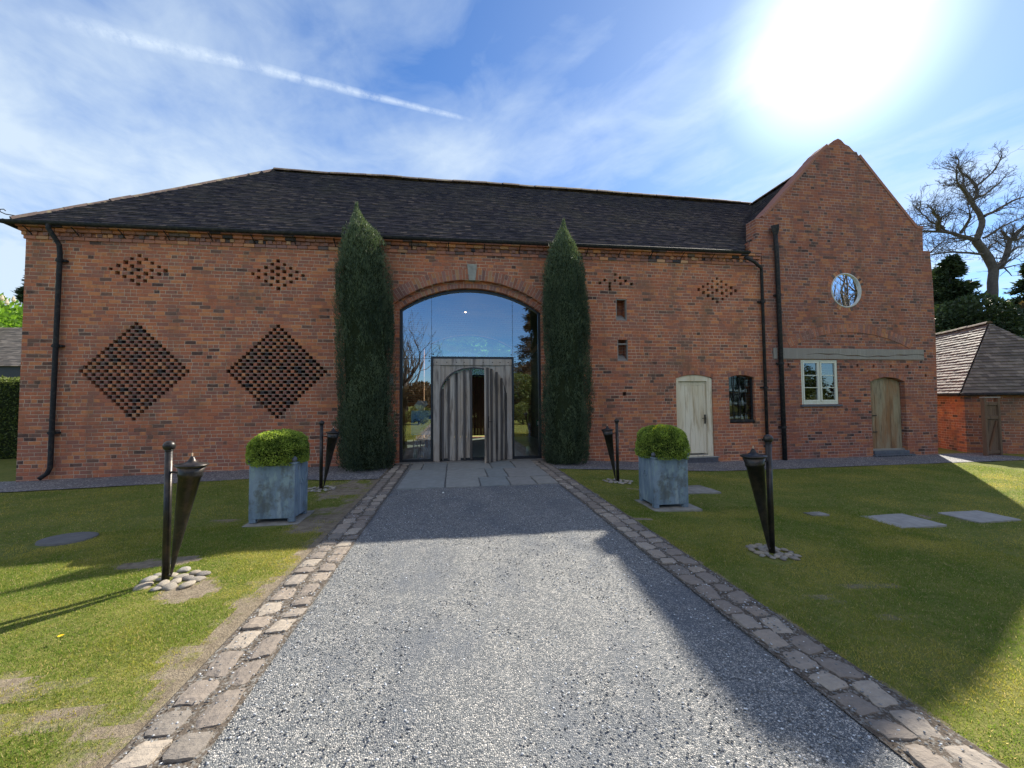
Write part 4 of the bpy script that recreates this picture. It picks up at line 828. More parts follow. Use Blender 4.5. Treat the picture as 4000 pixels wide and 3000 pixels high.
ex=thing('exit_sign','small green exit sign with white figure seen behind the right glass pane','sign',(2.42,1.0,.84)); mb=MB(); mb.box(-.07,.07,0,.03,0,.17,bev=.004); mb.build('case',flat('exit_green',(.02,.16,.09),.4),ex)
mb=MB(); mb.box(-.045,.0,-.004,-.001,.03,.14); mb.sphere((.03,-.002,.13),.011,8); mb.box(.018,.042,-.004,-.001,.07,.115); mb.box(.01,.022,-.004,-.001,.03,.07); mb.box(.038,.05,-.004,-.001,.035,.07); mb.build('pictogram',WHITE,ex)
mb=MB(); mb.box(-.012,.012,.0,.024,-.82,0); mb.build('post',BLACK,ex)
pl=thing('pendant_lamp','lit pendant lamp hanging high behind the arched glass','lamp',(.37,3.0,4.55)); mb=MB(); mb.lathe([(.02,.26),(.05,.2),(.14,.02),(.145,0)],n=20); mb.build('lamp_shade',BLACK,pl,True); mb=MB(); mb.sphere((0,0,.05),.035,12); mb.build('bulb',flat('lit_bulb',(1,.8,.6),em=((1,.62,.35),18)),pl,True); mb=MB(); mb.tube([(0,0,.25),(0,0,1.0)],.004,5); mb.build('cable',BLACK,pl)
def ichair(x,y,rz,lb):
    c=thing('wooden_chair',lb,'chair',(x,y,.021),rz); mb=MB(); mb.box(-.2,.2,-.2,.2,.43,.46,bev=.01); mb.build('seat',WHITE,c)
    mb=MB(); mb.box(-.2,.2,.18,.2,.82,.9); mb.box(-.2,.2,.18,.2,.62,.67); mb.build('backrest',WHITE,c)
    for sx in (-1,1):
        for sy in (-1,1): mb=MB(); mb.tube([(sx*.18,sy*.18,0),(sx*.18,sy*.18,.9 if sy>0 else .43)],.015,8); mb.build('leg',WHITE,c)
ichair(-.98,1.7,.4,'white wooden chair behind the easel, nearer the left edge of the glass'); ichair(-.55,2.2,-.5,'white wooden chair half hidden behind the timber door frame')
for x,lb in ((10.33,'beige drum lampshade inside the left sash of the casement window'),(11.08,'beige drum lampshade inside the right sash of the casement window')):
    v=thing('table_lamp',lb,'lamp',(x,.45,1.25)); mb=MB(); mb.lathe([(.13,.18),(.10,.44)],n=20); mb.build('lamp_shade',flat('linen',(.5,.40,.27),.8),v,True); mb=MB(); mb.lathe([(.06,0),(.02,.03),(.015,.3)],n=12); mb.build('lamp_base',BROWN,v,True)
mb=MB(); mb.box(10.0,11.5,.42,.8,1.18,1.24); ts=mb.build('side_table',BROWN); tag(ts,'dark table top under the two lampshades behind the casement window','table')
# ------------------------------------------------------------------ flagstones and setts
FL=[(-1.03,-.20,-2.93,-1.80),(-.17,.46,-2.93,-2.08),(.49,1.02,-2.93,-2.13),(1.05,1.52,-2.93,-2.2),(1.55,1.94,-2.93,-2.24),(-1.03,-.2,-1.77,-1.02),(-.17,.66,-2.05,-1.12),(.69,1.09,-2.10,-1.12),(1.12,1.95,-2.17,-1.14),(-1.03,-.78,-.99,-.05),(-.75,-.2,-.99,-.05),(-.17,.84,-1.09,-.05),(.87,1.40,-1.09,-.05),(1.43,1.97,-1.11,-.05)]
PCOL=[(.24,.255,.25),(.27,.275,.26),(.22,.24,.24),(.255,.25,.235),(.28,.27,.245)]
def slab(name,x0,x1,y0,y1,z0,z1,col,m,label,cat,group=None,sub=5,rough_=.006):
    mb=MB(); nx_=sub;ny_=sub; V_={}; cx=(x0+x1)/2;cy=(y0+y1)/2; vs=[];fs=[]
    jj=lambda:R.uniform(-.008,.008)
    for i in range(nx_+1):
        for j in range(ny_+1):
            e=(i in(0,nx_)) or (j in (0,ny_)); vs.append((x0+(x1-x0)*i/nx_+(jj() if e else 0)-cx,y0+(y1-y0)*j/ny_+(jj() if e else 0)-cy,z1-z0-(.006 if e else 0)+R.uniform(-1,1)*rough_*.35))
    for i in range(nx_):
        for j in range(ny_): fs.append((i*(ny_+1)+j,(i+1)*(ny_+1)+j,(i+1)*(ny_+1)+j+1,i*(ny_+1)+j+1))
    bd=[(i,0) for i in range(nx_+1)]+[(nx_,j) for j in range(1,ny_+1)]+[(i,ny_) for i in range(nx_-1,-1,-1)]+[(0,j) for j in range(ny_-1,0,-1)]
    b=len(vs); 
    for i,j in bd: v=vs[i*(ny_+1)+j]; vs.append((v[0],v[1],-.02))
    for k in range(len(bd)):
        a=bd[k];c=bd[(k+1)%len(bd)]; fs.append((a[0]*(ny_+1)+a[1],b+k,b+(k+1)%len(bd),c[0]*(ny_+1)+c[1]))
    mb.add(vs,fs,col); o=mb.build(name,m,loc=(cx,cy,z0)); return tag(o,label,cat,group)
rows_=[('%s stone of the row nearest the gravel'%a) for a in ('leftmost','second from left','middle','second from right','rightmost')]+[('%s stone of the middle row'%a) for a in ('leftmost','second from left','third from left','rightmost')]+[('%s stone of the row beside the doors'%a) for a in ('leftmost','second from left','middle','second from right','rightmost')]
for q,(a,rw_) in enumerate(zip(FL,rows_)): slab('flagstone',*a,.0,.032+R.uniform(-.003,.003),PCOL[q%5],FLAG,'grey flagstone of the entrance paving, '+rw_,'flagstone','entrance flagstones')
SCOL=[(.27,.225,.185),(.31,.26,.21),(.23,.195,.165),(.29,.25,.21),(.21,.185,.16),(.35,.30,.245)]
def sett_mesh(l,w_,h,sd):
    r=random.Random(sd); mb=MB(); nx_,ny_=4,5; vs=[];fs=[]; off={}
    tl=[r.uniform(-.012,.012) for _ in range(4)]
    for i in range(nx_+1):
        for j in range(ny_+1):
            u=i/nx_;v=j/ny_; e=(i in(0,nx_))+(j in (0,ny_)); x=(u-.5)*w_+r.uniform(-.009,.009)+((v-.5)*tl[0]*2 if i in (0,nx_) else 0); y=(v-.5)*l+r.uniform(-.006,.006)+((u-.5)*tl[1]*2)
            if e==2: x*=.93;y*=.95
            vs.append((x,y,h-(.006 if e==1 else .010 if e==2 else 0)+r.uniform(-.0025,.0025)+tl[2]*(u-.5)+tl[3]*(v-.5)))
    for i in range(nx_):
        for j in range(ny_): fs.append((i*(ny_+1)+j,(i+1)*(ny_+1)+j,(i+1)*(ny_+1)+j+1,i*(ny_+1)+j+1))
    bd=[(i,0) for i in range(nx_+1)]+[(nx_,j) for j in range(1,ny_+1)]+[(i,ny_) for i in range(nx_-1,-1,-1)]+[(0,j) for j in range(ny_-1,0,-1)]; b=len(vs)
    for i,j in bd: v=vs[i*(ny_+1)+j]; vs.append((v[0]*1.04,v[1]*1.03,-.03))
    for k in range(len(bd)):
        a=bd[k];c=bd[(k+1)%len(bd)]; fs.append((a[0]*(ny_+1)+a[1],b+k,b+(k+1)%len(bd),c[0]*(ny_+1)+c[1]))
    mb.add(vs,fs,r.choice(SCOL)); return mb
setts=[]
for s_ in range(12): o=sett_mesh(.212,.138,.034,s_).build('edging_sett',SETT,smooth=False); setts.append(o)
used=set(); r_=random.Random(4)
for side,row,cx in (('left','outer',-1.385),('left','inner',-1.205),('right','inner',2.035),('right','outer',2.210)):
    y=-9.9 if row=='inner' else -9.8
    while y<-.25:
        l=r_.uniform(.15,.25)
        if side=='left' and y<-7.4: l*=1.15
        k=r_.randrange(12)
        if k in used: o=setts[k].copy(); COL.objects.link(o)
        else: o=setts[k]; used.add(k)
        o.location=(cx+r_.uniform(-.012,.012),y+l/2,.0+r_.uniform(-.004,.006)); o.rotation_euler=(0,0,r_.uniform(-.05,.05)+(math.pi if r_.random()<.5 else 0)); o.scale=(r_.uniform(.95,1.08),(l-.022)/.225,1)
        zn='at the near end of' if y<-7.6 else 'level with the near torches on' if y<-5.4 else 'level with the blue planters on' if y<-3 else 'beside the flagstones on'
        tag(o,'worn sandstone sett %s the %s edging, %s row'%(zn,side,row),'paving stone','setts %s the %s edging, %s row'%(zn,side,row)); y+=l
for k,o in enumerate(setts):
    if k not in used: bpy.data.objects.remove(o)
# ------------------------------------------------------------------ garden torches
def torch(x,y,side,label):
    t=thing('garden_torch',label,'garden torch',(x,y,gzf(x)),group='black iron garden torches beside the path')
    mb=MB(); mb.tube([(0,0,-.05),(0,0,1.17)],.030,14); mb.build('pole',IRON,t,True)
    mb=MB(); mb.sphere((0,0,1.205),.048,18); mb.lathe([(.028,0),(.036,.008),(.028,.016)],(0,0,1.155),14); mb.build('ball_finial',IRON,t,True)
    b=Vector((side*.055,-.02,.04)); tp=Vector((side*.215,-.04,1.02)); ax=(tp-b).normalized(); L_=(tp-b).length
    mb=MB(); mb.lathe([(.004,0),(.010,.03),(.050,L_*.5),(.086,L_*.91),(.093,L_*.91),(.093,L_*.94),(.091,L_*.945),(.106,L_),(.0,L_)],b,24,axis=ax); mb.build('cone',IRON,t,True)
    q=tp; mb=MB(); mb.lathe([(.105,-.005),(.128,.012),(.126,.020),(.06,.032),(.032,.05),(.02,.075),(.012,.09),(.0001,.092)],q,24,axis=(ax*.4+Vector((0,0,1))).normalized()); ld=mb.build('lid',IRON,t,True)
    mb=MB(); mb.tube([q+Vector((0,0,.085)),q+Vector((0,0,.12))],.008,8); mb.build('wick',flat('wick',(.5,.36,.25)),ld)
    mb=MB(); mb.tube([(0,0,.97),(side*.10,-.02,.96)],.009,8); mb.build('bracket',IRON,t,True); mb=MB(); mb.tube([(0,0,.05),tuple(b)],.007,6); mb.build('bracket',IRON,t,True)
torch(-2.59,-6.22,1,'iron garden torch in the sunny left foreground, cone leaning right beside its ball-topped pole'); torch(-2.42,-2.58,1,'far left iron garden torch between the blue planter and the taller cypress')
torch(3.22,-2.72,-1,'iron garden torch between the right cypress and the right planter'); torch(3.36,-6.42,-1,'near right iron garden torch on the shaded lawn, cone left of its pole')
def pebble(sd,col):
    r=random.Random(sd); mb=MB(); mb.lathe([(.0001,-.5),(.5,-.35),(.88,-.1),(1,.1),(.85,.38),(.5,.6),(.0001,.68)],n=12); s=[r.uniform(.8,1.15) for _ in range(12)]
    mb.v=[(v[0]*s[i%12],v[1]*s[(i+3)%12],v[2]*.75) for i,v in enumerate(mb.v)]; mb.c=[col]*len(mb.c); return mb
PB=[pebble(i,c).build('pebble',SETT,smooth=True) for i,c in enumerate([(.42,.36,.28),(.48,.42,.34),(.36,.32,.27),(.40,.37,.32),(.30,.27,.24)])]
usedp=set(); rp=random.Random(12)
def pebbles(cx,cy,n,R0,desc,grp,smin,smax,excl=.05):
    pts=[]; tr=0
    while len(pts)<n and tr<4000:
        tr+=1; a=rp.uniform(0,6.283); q=R0*math.sqrt(rp.uniform(.06,1)); s=rp.uniform(smin,smax); x=cx+q*math.cos(a); y=cy+q*math.sin(a)*.9
        if all((x-p[0])**2+(y-p[1])**2>((s+p[2])*.82)**2 for p in pts): pts.append((x,y,s))
    for x,y,s in pts:
        k=rp.randrange(5)
        if k in usedp: o=PB[k].copy(); COL.objects.link(o)
        else: o=PB[k]; usedp.add(k)
        o.location=(x,y,gzf(x)+.002); o.rotation_euler=(rp.uniform(-.15,.15),rp.uniform(-.15,.15),rp.uniform(0,6.28)); o.scale=(s*1.15,s*.9,s*.95); tag(o,desc,'pebble',grp)
pebbles(-2.52,-6.24,16,.26,'smooth pale pebble ringing the foot of the sunlit left torch','pebbles at the sunlit left torch',.045,.075)
pebbles(-2.40,-2.58,22,.26,'smooth grey pebble at the foot of the far left torch','pebbles at the far left torch',.028,.05)
pebbles(3.22,-2.72,24,.28,'smooth grey pebble at the foot of the torch by the right cypress','pebbles at the far right torch',.028,.05)
pebbles(3.36,-6.44,30,.24,'flat grey pebble set in the lawn round the near right torch','pebbles at the near right torch',.026,.048)
# ------------------------------------------------------------------ planters and box balls
def planter(x,y,rz,label,sc3=(1,1,1),faces=()):
    z=gzf(x)+.02; t=thing('square_planter',label,'planter',(x,y,z),rz,group='blue metal planters flanking the path'); t.scale=sc3; w_=.285
    mb=MB()
    mb.box(-w_,w_,-w_,w_,.045,.70,bev=.006)
    for sx in (-1,1):
        for sy in (-1,1): mb.box(min(sx*w_,sx*(w_-.02))-.004,max(sx*w_,sx*(w_-.02))+.004,min(sy*w_,sy*(w_-.02))-.004,max(sy*w_,sy*(w_-.02))+.004,.042,.702,bev=.003)
    mb.build('planter_body',ZINC,t)
    mb=MB()
    for a,b in (((-w_-.014,w_+.014),(-w_-.014,-w_+.016)),((-w_-.014,w_+.014),(w_-.016,w_+.014)),((-w_-.014,-w_+.016),(-w_+.017,w_-.017)),((w_-.016,w_+.014),(-w_+.017,w_-.017))): mb.box(a[0],a[1],b[0],b[1],.703,.728,bev=.005)
    mb.build('rim',ZINC,t)
    for sx in (-1,1):
        for sy in (-1,1):
            mb=MB(); mb.box(sx*(w_-.04)-.042,sx*(w_-.04)+.042,sy*(w_-.04)-.042,sy*(w_-.04)+.042,0,.044,bev=.004); mb.build('foot',ZINC,t)
            mb=MB(); mb.sphere((sx*(w_-.005),sy*(w_-.005),.765),.035,14); mb.build('ball_finial',SLATE,t,True)
    for sx,sy in faces:
        mb=MB()
        if sx: mb.tube([(sx*(w_+.004),-.05,.50),(sx*(w_+.022),-.05,.44),(sx*(w_+.022),.05,.44),(sx*(w_+.004),.05,.50)],.007,6)
        else: mb.tube([(-.05,-w_-.004,.50),(-.05,-w_-.022,.44),(.05,-w_-.022,.44),(.05,-w_-.004,.50)],.007,6)
        mb.build('handle',ZINC,t)
    mb=MB(); mb.face([(-.26,-.26,.703),(.26,-.26,.703),(.26,.26,.703),(-.26,.26,.703)]); mb.build('soil',CORE,t)
    return z
def boxball(x,y,z,rx,rz_,label,yellow=0,seed=1):
    r=np.random.default_rng(seed); t=thing('box_topiary',label,'topiary bush',(x,y,z),group='clipped box balls in the planters')
    n=24000; a=r.uniform(0,6.283,n); u=r.uniform(-.42,1,n); e=.80
    cu=np.sign(u)*np.abs(u); ph=np.arcsin(np.clip(cu,-1,1)); ch=np.cos(ph)**e; sh=np.sign(np.sin(ph))*np.abs(np.sin(ph))**e
    d=np.stack([np.sign(np.cos(a))*np.abs(np.cos(a))**.9*ch,np.sign(np.sin(a))*np.abs(np.sin(a))**.9*ch,sh],1)
    lump=1+.085*(fbm(a*3+9,u*4,seed)-.5)*2+.06*(fbm(a*12+9,u*12,seed+3)-.5); q=r.uniform(.9,1.0,n)*lump; P_=d*q[:,None]*np.array([rx,rx,rz_]); P_[:,2]+=rz_*.45
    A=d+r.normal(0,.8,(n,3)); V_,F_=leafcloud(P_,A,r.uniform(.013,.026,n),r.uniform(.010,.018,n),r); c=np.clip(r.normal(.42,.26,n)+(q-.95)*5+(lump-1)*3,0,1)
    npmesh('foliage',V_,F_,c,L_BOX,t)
    if yellow:
        m_=300; P2=np.stack([r.normal(-.06,.06,m_),r.normal(-.12,.07,m_),np.zeros(m_)],1); P2[:,2]=rz_*.45+rz_*np.sqrt(np.clip(1-(P2[:,0]/rx)**2-(P2[:,1]/rx)**2,0,1))*.99; V_,F_=leafcloud(P2,r.normal(0,.6,(m_,3))+[0,0,1],.022,.015,r); npmesh('yellow_tips',V_,F_,r.random(m_),L_YEL,t)
    mb=MB(); mb.sphere((0,0,rz_*.42),rx*.86,20,sz=rz_/rx); mb.build('dark_core',CORE,t,True)  # solid dark core added inside the leaves to block light
z1=planter(-2.37,-4.43,rad(-2),'weathered blue metal planter left of the path, front face square to the viewer',(.98,.74,1.07),((1,0),)); z2=planter(3.19,-4.50,rad(-1),'mottled blue metal planter right of the path showing two faces',(.94,.86,1.03),((-1,0),(0,-1)))
boxball(-2.39,-4.40,z1+.765,.365,.29,'round clipped box bush in the left planter',0,3); boxball(3.20,-4.48,z2+.735,.375,.325,'round clipped box bush with yellow tips in the right planter',1,4)
slab('paving_slab',-2.70,-2.03,-4.72,-4.08,gzf(-2.4),gzf(-2.4)+.016,(.2,.2,.2),CONC,'square grey slab under the left planter','paving slab'); slab('paving_slab',2.87,3.60,-4.86,-4.17,gzf(3.2),gzf(3.2)+.02,(.2,.2,.2),CONC,'square grey slab under the right planter','paving slab')
slab('paving_slab',3.85,4.72,-3.75,-3.15,gzf(4.2),gzf(4.2)+.015,(.2,.2,.2),CONC,'weathered slab in the lawn behind the right planter, under the floodlight','paving slab')
slab('paving_slab',6.0,6.75,-5.66,-5.10,gzf(6.4),gzf(6.4)+.022,(.2,.2,.2),PALE,'pale stepping slab in the right lawn, the one nearer the path','paving slab'); slab('paving_slab',7.35,8.1,-5.62,-5.14,gzf(7.5),gzf(7.5)+.022,(.2,.2,.2),PALE,'pale stepping slab in the right lawn beside the edge of the sunlight','paving slab')
slab('paving_slab',5.2,5.48,-5.10,-4.95,gzf(5.3),gzf(5.3)+.018,(.2,.2,.2),CONC,'small half-buried stone plate in the right lawn','paving slab',sub=4)
mb=MB(); mb.lathe([(.0001,.028),(.24,.028),(.26,.022),(.27,0)],n=28); o=mb.build('drain_cover',mk_noise('worn_cast_cover',(.10,.10,.10),(.16,.155,.15),12,.8,.003),loc=(-4.55,-4.80,gzf(-4.5)-.004)); o.scale=(1.05,.8,1); tag(o,'round grey drain cover sunk in the left lawn','drain cover')
fl=thing('floodlight','small black ground floodlight half hidden behind the right planter','floodlight',(3.98,-3.42,gzf(4)+.015)); mb=MB(); mb.box(-.11,.11,-.06,.05,.07,.19,bev=.02); mb.build('housing',BLACK,fl); mb=MB(); mb.tube([(.12,0,.13),(.12,0,.02),(-.12,0,.02),(-.12,0,.13)],.008,6); mb.build('bracket',BLACK,fl)
mb=MB(); mb.sphere((0,0,.012),.017,10,sz=.7); o=mb.build('pebble',WHITE,smooth=True,loc=(-.20,-3.35,.012)); tag(o,'single white pebble lying on the gravel near the flagstones','pebble')
dn=thing('dandelion','yellow dandelion flower in the left lawn below the near torch','flower',(-2.64,-7.12,gzf(-2.6))); mb=MB()
for i in range(18): a=i*2*math.pi/18; mb.add([(0,0,.03),(.016*math.cos(a-.15),.016*math.sin(a-.15),.034),(.016*math.cos(a+.15),.016*math.sin(a+.15),.034)],[(0,1,2)])
mb.build('flower_head',flat('dandelion_yellow',(.85,.55,.02)),dn); mb=MB(); mb.tube([(0,0,0),(0,0,.03)],.002,5); mb.build('stem',L_HDG,dn)
# ------------------------------------------------------------------ cypresses
def cypress(x,y,zb,prof,label,seed):
    r=np.random.default_rng(seed); t=thing('cypress_tree',label,'cypress',(x,y,zb),group='columnar cypresses flanking the glazed arch'); zs_=np.array([p[0] for p in prof]); rs_=np.array([p[1] for p in prof]); cs_=np.array([p[2] for p in prof]); H_=zs_[-1]
    S=170; sz1=np.concatenate([H_*(1-r.random(60)**1.3*.34)*r.uniform(.96,1.0,60),r.uniform(.5,H_**.5*.96,S-60)**2*1.0]); sl_=r.uniform(.9,2.0,S); sa=r.uniform(0,6.283,S); n=140000; k=r.integers(0,S,n); f=r.random(n)**.85; z=np.clip(sz1[k]-sl_[k]*f,0.0,None); ok=z>.02; k=k[ok];f=f[ok];z=z[ok]; n=len(z)
    pr_=np.interp(z,zs_,rs_); sr=(r.uniform(.15,.26,S)[k]*np.minimum(1,(f*2.6)**.7)*(1-.35*f))*np.clip(pr_/.45,.35,1); ro=np.interp(np.minimum(sz1[k],H_*.97),zs_,rs_); cr_=(pr_*.5+ro*.5)*r.uniform(.72,.90,S)[k]
    a2=r.uniform(0,6.283,n); q=r.normal(1,.10,n); aa=sa[k]+.10*np.sin(z*3+k)
    ctr=np.stack([np.interp(z,zs_,cs_)+cr_*np.cos(aa),cr_*np.sin(aa)*.9,z],1); od_=np.stack([np.cos(a2),np.sin(a2),0*a2],1); P_=ctr+od_*(sr*q)[:,None]
    A=od_*.5+np.array([0,0,1.])+r.normal(0,.36,(n,3)); V_,F_=leafcloud(P_,A,r.uniform(.035,.085,n),r.uniform(.008,.017,n),r)
    c=np.clip(r.normal(.12,.15,n)+.75*np.clip(1-f*2.0,0,1)+r.normal(0,.16,S)[k]+.25*(q-1)*3+np.clip((z-H_*.74)/H_,0,.3)*1.5,0,1); npmesh('foliage',V_,F_,c,L_CYP,t)  # sunlit tips painted lighter and shaded gaps darker in the leaf colour
    m_=1600; tips=[]; 
    # loose upright plumes near the top
    z=H_*(1-r.random(m_)**1.6*.32)+r.uniform(0,.12,m_); a=r.uniform(0,6.283,m_); rr=np.interp(z,zs_,rs_)*.9; P_=np.stack([np.interp(z,zs_,cs_)+rr*np.cos(a),rr*np.sin(a),z],1); V_,F_=leafcloud(P_,np.stack([np.cos(a)*.2,np.sin(a)*.2,np.ones(m_)],1)+r.normal(0,.15,(m_,3)),r.uniform(.06,.13,m_),.011,r); npmesh('plumes',V_,F_,np.clip(r.normal(.75,.2,m_),0,1),L_CYP,t)
    m_=3600; cl_=r.integers(0,220,m_); zc_=r.uniform(.3,H_*.92,220)[cl_]; ac_=r.uniform(0,6.283,220)[cl_]; z=zc_+r.normal(0,.07,m_); a=ac_+r.normal(0,.07,m_); rr=np.interp(z,zs_,rs_)*r.uniform(.93,1.10,220)[cl_]; P_=np.stack([np.interp(z,zs_,cs_)+rr*np.cos(a),rr*np.sin(a)*.92,z],1); V_,F_=leafcloud(P_,np.stack([np.cos(a)*.35,np.sin(a)*.35,np.ones(m_)],1)+r.normal(0,.22,(m_,3)),r.uniform(.06,.13,m_),.013,r); npmesh('stray_sprays',V_,F_,np.clip(r.normal(.55,.25,m_),0,1),L_CYP,t)
    mb=MB(); pr=[(max(.01,np.interp(q_,zs_,rs_)*.80),q_) for q_ in np.linspace(0.05,H_*.93,24)]
    mb.lathe(pr,n=18); mb.v=[(v[0]+float(np.interp(v[2],zs_,cs_)),v[1]*.9,v[2]) for v in mb.v]; mb.build('light_blocking_core',CORE,t,True)  # solid dark body added within the sprays to block light
    mb=MB(); mb.tube([(0,0,-.1),(0,0,.3),(0,0,H_*.9)],[.09,.08,.01],10); mb.build('trunk',BARK,t,True)
cypress(-2.04,-.54,-.0,[(0,.42,.0),(.25,.53,-.02),(.8,.60,-.02),(2,.58,-.02),(3.2,.60,-.06),(3.8,.60,-.1),(4.4,.55,-.1),(5.0,.52,-.11),(5.35,.47,-.12),(5.6,.38,-.16),(5.85,.20,-.24),(6.05,.08,-.28),(6.2,.012,-.29)],'taller dark green columnar cypress left of the glazed arch',5)
cypress(2.82,-.54,-.02,[(0,.36,.0),(.25,.50,-.02),(.9,.56,-.02),(2,.55,.0),(3.2,.52,.0),(4.2,.50,-.03),(4.9,.46,-.03),(5.3,.39,-.04),(5.6,.31,-.04),(5.85,.17,-.04),(6.0,.07,-.03),(6.12,.012,-.02)],'narrower dark green columnar cypress right of the glazed arch',6)
# ------------------------------------------------------------------ outbuilding to the right
ob=thing('brick_outbuilding','low brick outbuilding with a steep hipped tile roof right of the barn','outbuilding',(16.27,.21,-.2),rad(-28.3))
Wd=3.46; H_=1.92; Lg=6.5
mb=MB(); mb.box(0,Wd,0,Lg,-.15,H_); mb.build('wall',BRICK3,ob)
mb=MB(); o_=.16; E=H_-.04; top_=H_+2.42; a=(-o_,-o_,E);b=(Wd+o_,-o_,E);c=(Wd+o_,Lg+o_,E);d_=(-o_,Lg+o_,E);r0=(Wd/2,Wd/2,top_);r1=(Wd/2,Lg-1,top_)
rough_plane(mb,a,b,r0,r0,sd=11,wob=.008,exp=.125,lift=.05); rough_plane(mb,d_,a,r1,r0,sd=12,wob=.008,exp=.125,lift=.05); rough_plane(mb,b,c,r0,r1,sd=13,exp=.2,tw=.3,wob=0); rough_plane(mb,c,d_,r1,r1,sd=14,exp=.2,tw=.3,wob=0); orf=mb.build('roof',TILE2,ob)
mb=MB(); ridge_run(mb,(r0[0],r0[1],r0[2]+.04),(r1[0],r1[1],r1[2]+.04),.10); mb.build('ridge_tiles',RIDGE,orf,True)
mb=MB(); mb.tube([(-.2,-.23,E-.02),(Wd+.2,-.23,E-.02)],.05,8); mb.tube([(-.23,-.2,E-.02),(-.23,Lg,E-.02)],.05,8); mb.build('gutter',BLACK,ob,True)
gt=thing('timber_gate','narrow brown timber gate with diagonal brace leaning by the brick outbuilding','gate',(16.12,-.50,-.2),rad(6)); mb=MB(); planks(mb,-.27,.27,.03,lambda x:1.62,.0,.025,5); mb.build('boards',GATEM,gt)
for x in (-.31,.31): mb=MB(); mb.box(x-.045,x+.045,-.05,.05,-.05,1.74,bev=.008); mb.build('post',GATEM,gt)
for z in (.06,1.10,1.52): mb=MB(); mb.box(-.262,.262,-.035,0,z,z+.10,bev=.004); mb.build('rail',GATEM,gt)
mb=MB(); M_=Matrix.Translation((0,-.02,.60))@Matrix.Rotation(rad(25),4,'Y'); mb.box(-.035,.035,-.015,.015,-.48,.48,M=M_); mb.build('brace',BROWN,gt); mb=MB(); mb.box(-.36,.36,-.06,.06,1.742,1.775,bev=.004); mb.build('cap',OAKB,gt)
# ------------------------------------------------------------------ left background
lb_=thing('long_outbuilding','long low building with a brown tile roof behind the hedge at far left','building',(-36,20,-.2)); mb=MB(); mb.box(-14,9.0,0,9,0,3.6); mb.build('wall',flat('dark_weatherboard',(.05,.055,.06)),lb_)
mb=MB(); mb.box(-14.3,9.3,-.3,9.3,3.5,4.25); mb.build('fascia',flat('dark_fascia',(.035,.04,.05)),lb_); mb=MB(); rough_plane(mb,(-14.4,-.5,4.25),(9.4,-.5,4.25),(-14.4,4.5,7.6),(5.0,4.5,7.6),exp=.2,tw=.4,wob=.01,sd=21); rough_plane(mb,(9.4,-.5,4.25),(9.4,9.5,4.25),(5,4.5,7.6),(5,4.5,7.6),exp=.2,tw=.4,wob=.01,sd=22); mb.build('roof',TILE2,lb_)
def leafbox(name,x0,x1,y0,y1,z0,z1,n,L_,mat_,t,seed=0,top=.5):
    r=np.random.default_rng(seed); f=r.integers(0,5,n); P_=np.stack([r.uniform(x0,x1,n),r.uniform(y0,y1,n),r.uniform(z0,z1,n)],1); P_[f==0,1]=y0; P_[f==1,1]=y0; P_[f==2,2]=z1; P_[f==3,0]=x0; P_[f==4,0]=x1
    P_+=r.normal(0,.04,(n,3)); V_,F_=leafcloud(P_,r.normal(0,1,(n,3))+[0,-.3,.3],r.uniform(.6,1.3,n)*L_,L_*.6,r); return npmesh(name,V_,F_,np.clip(r.normal(.4,.25,n)+(P_[:,2]>z1-.25)*.5,0,1),mat_,t)  # leaves near the top painted lighter, as a lit hedge top
hd=thing('clipped_hedge','tall clipped dark hedge beyond the left corner of the barn','hedge',(-14,4.3,-.12)); leafbox('foliage',-9,2.6,0,1.2,0,2.5,42000,.07,L_HDG,hd,2); mb=MB(); mb.box(-8.9,2.5,.06,1.1,0,2.42); mb.build('dark_core',CORE,hd)  # dark box added behind the hedge leaves to stop light passing
# ------------------------------------------------------------------ trees
def crown(t,blobs,n,L_,mat_,seed,name='crown',fill=.35,Wf=.6,flat_=0):
    r=np.random.default_rng(seed); B_=np.array(blobs,float); wgt=B_[:,3]**2; k=r.choice(len(B_),n,p=wgt/wgt.sum()); d=r.normal(size=(n,3)); d/=np.linalg.norm(d,axis=1,keepdims=True); q=1-(r.random(n)**2)*fill; q*=1+.25*(fbm(d[:,0]*3+k,d[:,2]*3+d[:,1]*2,seed)-.5)
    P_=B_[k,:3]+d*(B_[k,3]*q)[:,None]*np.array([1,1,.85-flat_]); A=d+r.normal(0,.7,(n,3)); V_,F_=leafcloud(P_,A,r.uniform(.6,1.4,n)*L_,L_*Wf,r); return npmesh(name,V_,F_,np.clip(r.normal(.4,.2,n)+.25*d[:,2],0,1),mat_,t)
def branches(mb,p,d,L_,r0,lev,rr,spread=.75,n=6,sides=6,up=.1,minr=.012):
    pts=[p]; q=p.copy(); dd=d.copy(); k=max(3,int(4)); rs_=[r0]
    for i in range(k):
        dd=(dd+Vector((rr.gauss(0,.22),rr.gauss(0,.22),rr.gauss(0,.16)+up*.5))).normalized(); q=q+dd*(L_/k); pts.append(q.copy()); rs_.append(max(minr,r0*(1-.55*(i+1)/k)))
    mb.tube(pts,rs_,sides if r0>.05 else 3,caps=False)
    if lev<=0: return
    for i in range(n):
        j=rr.randint(1,k); b=pts[j]; nd=(dd+Vector((rr.gauss(0,spread),rr.gauss(0,spread),rr.gauss(0,spread)*.8+up))).normalized(); branches(mb,b,nd,L_*rr.uniform(.5,.75),max(minr,rs_[j]*.6),lev-1,rr,spread,max(2,n-1),sides,up,minr)
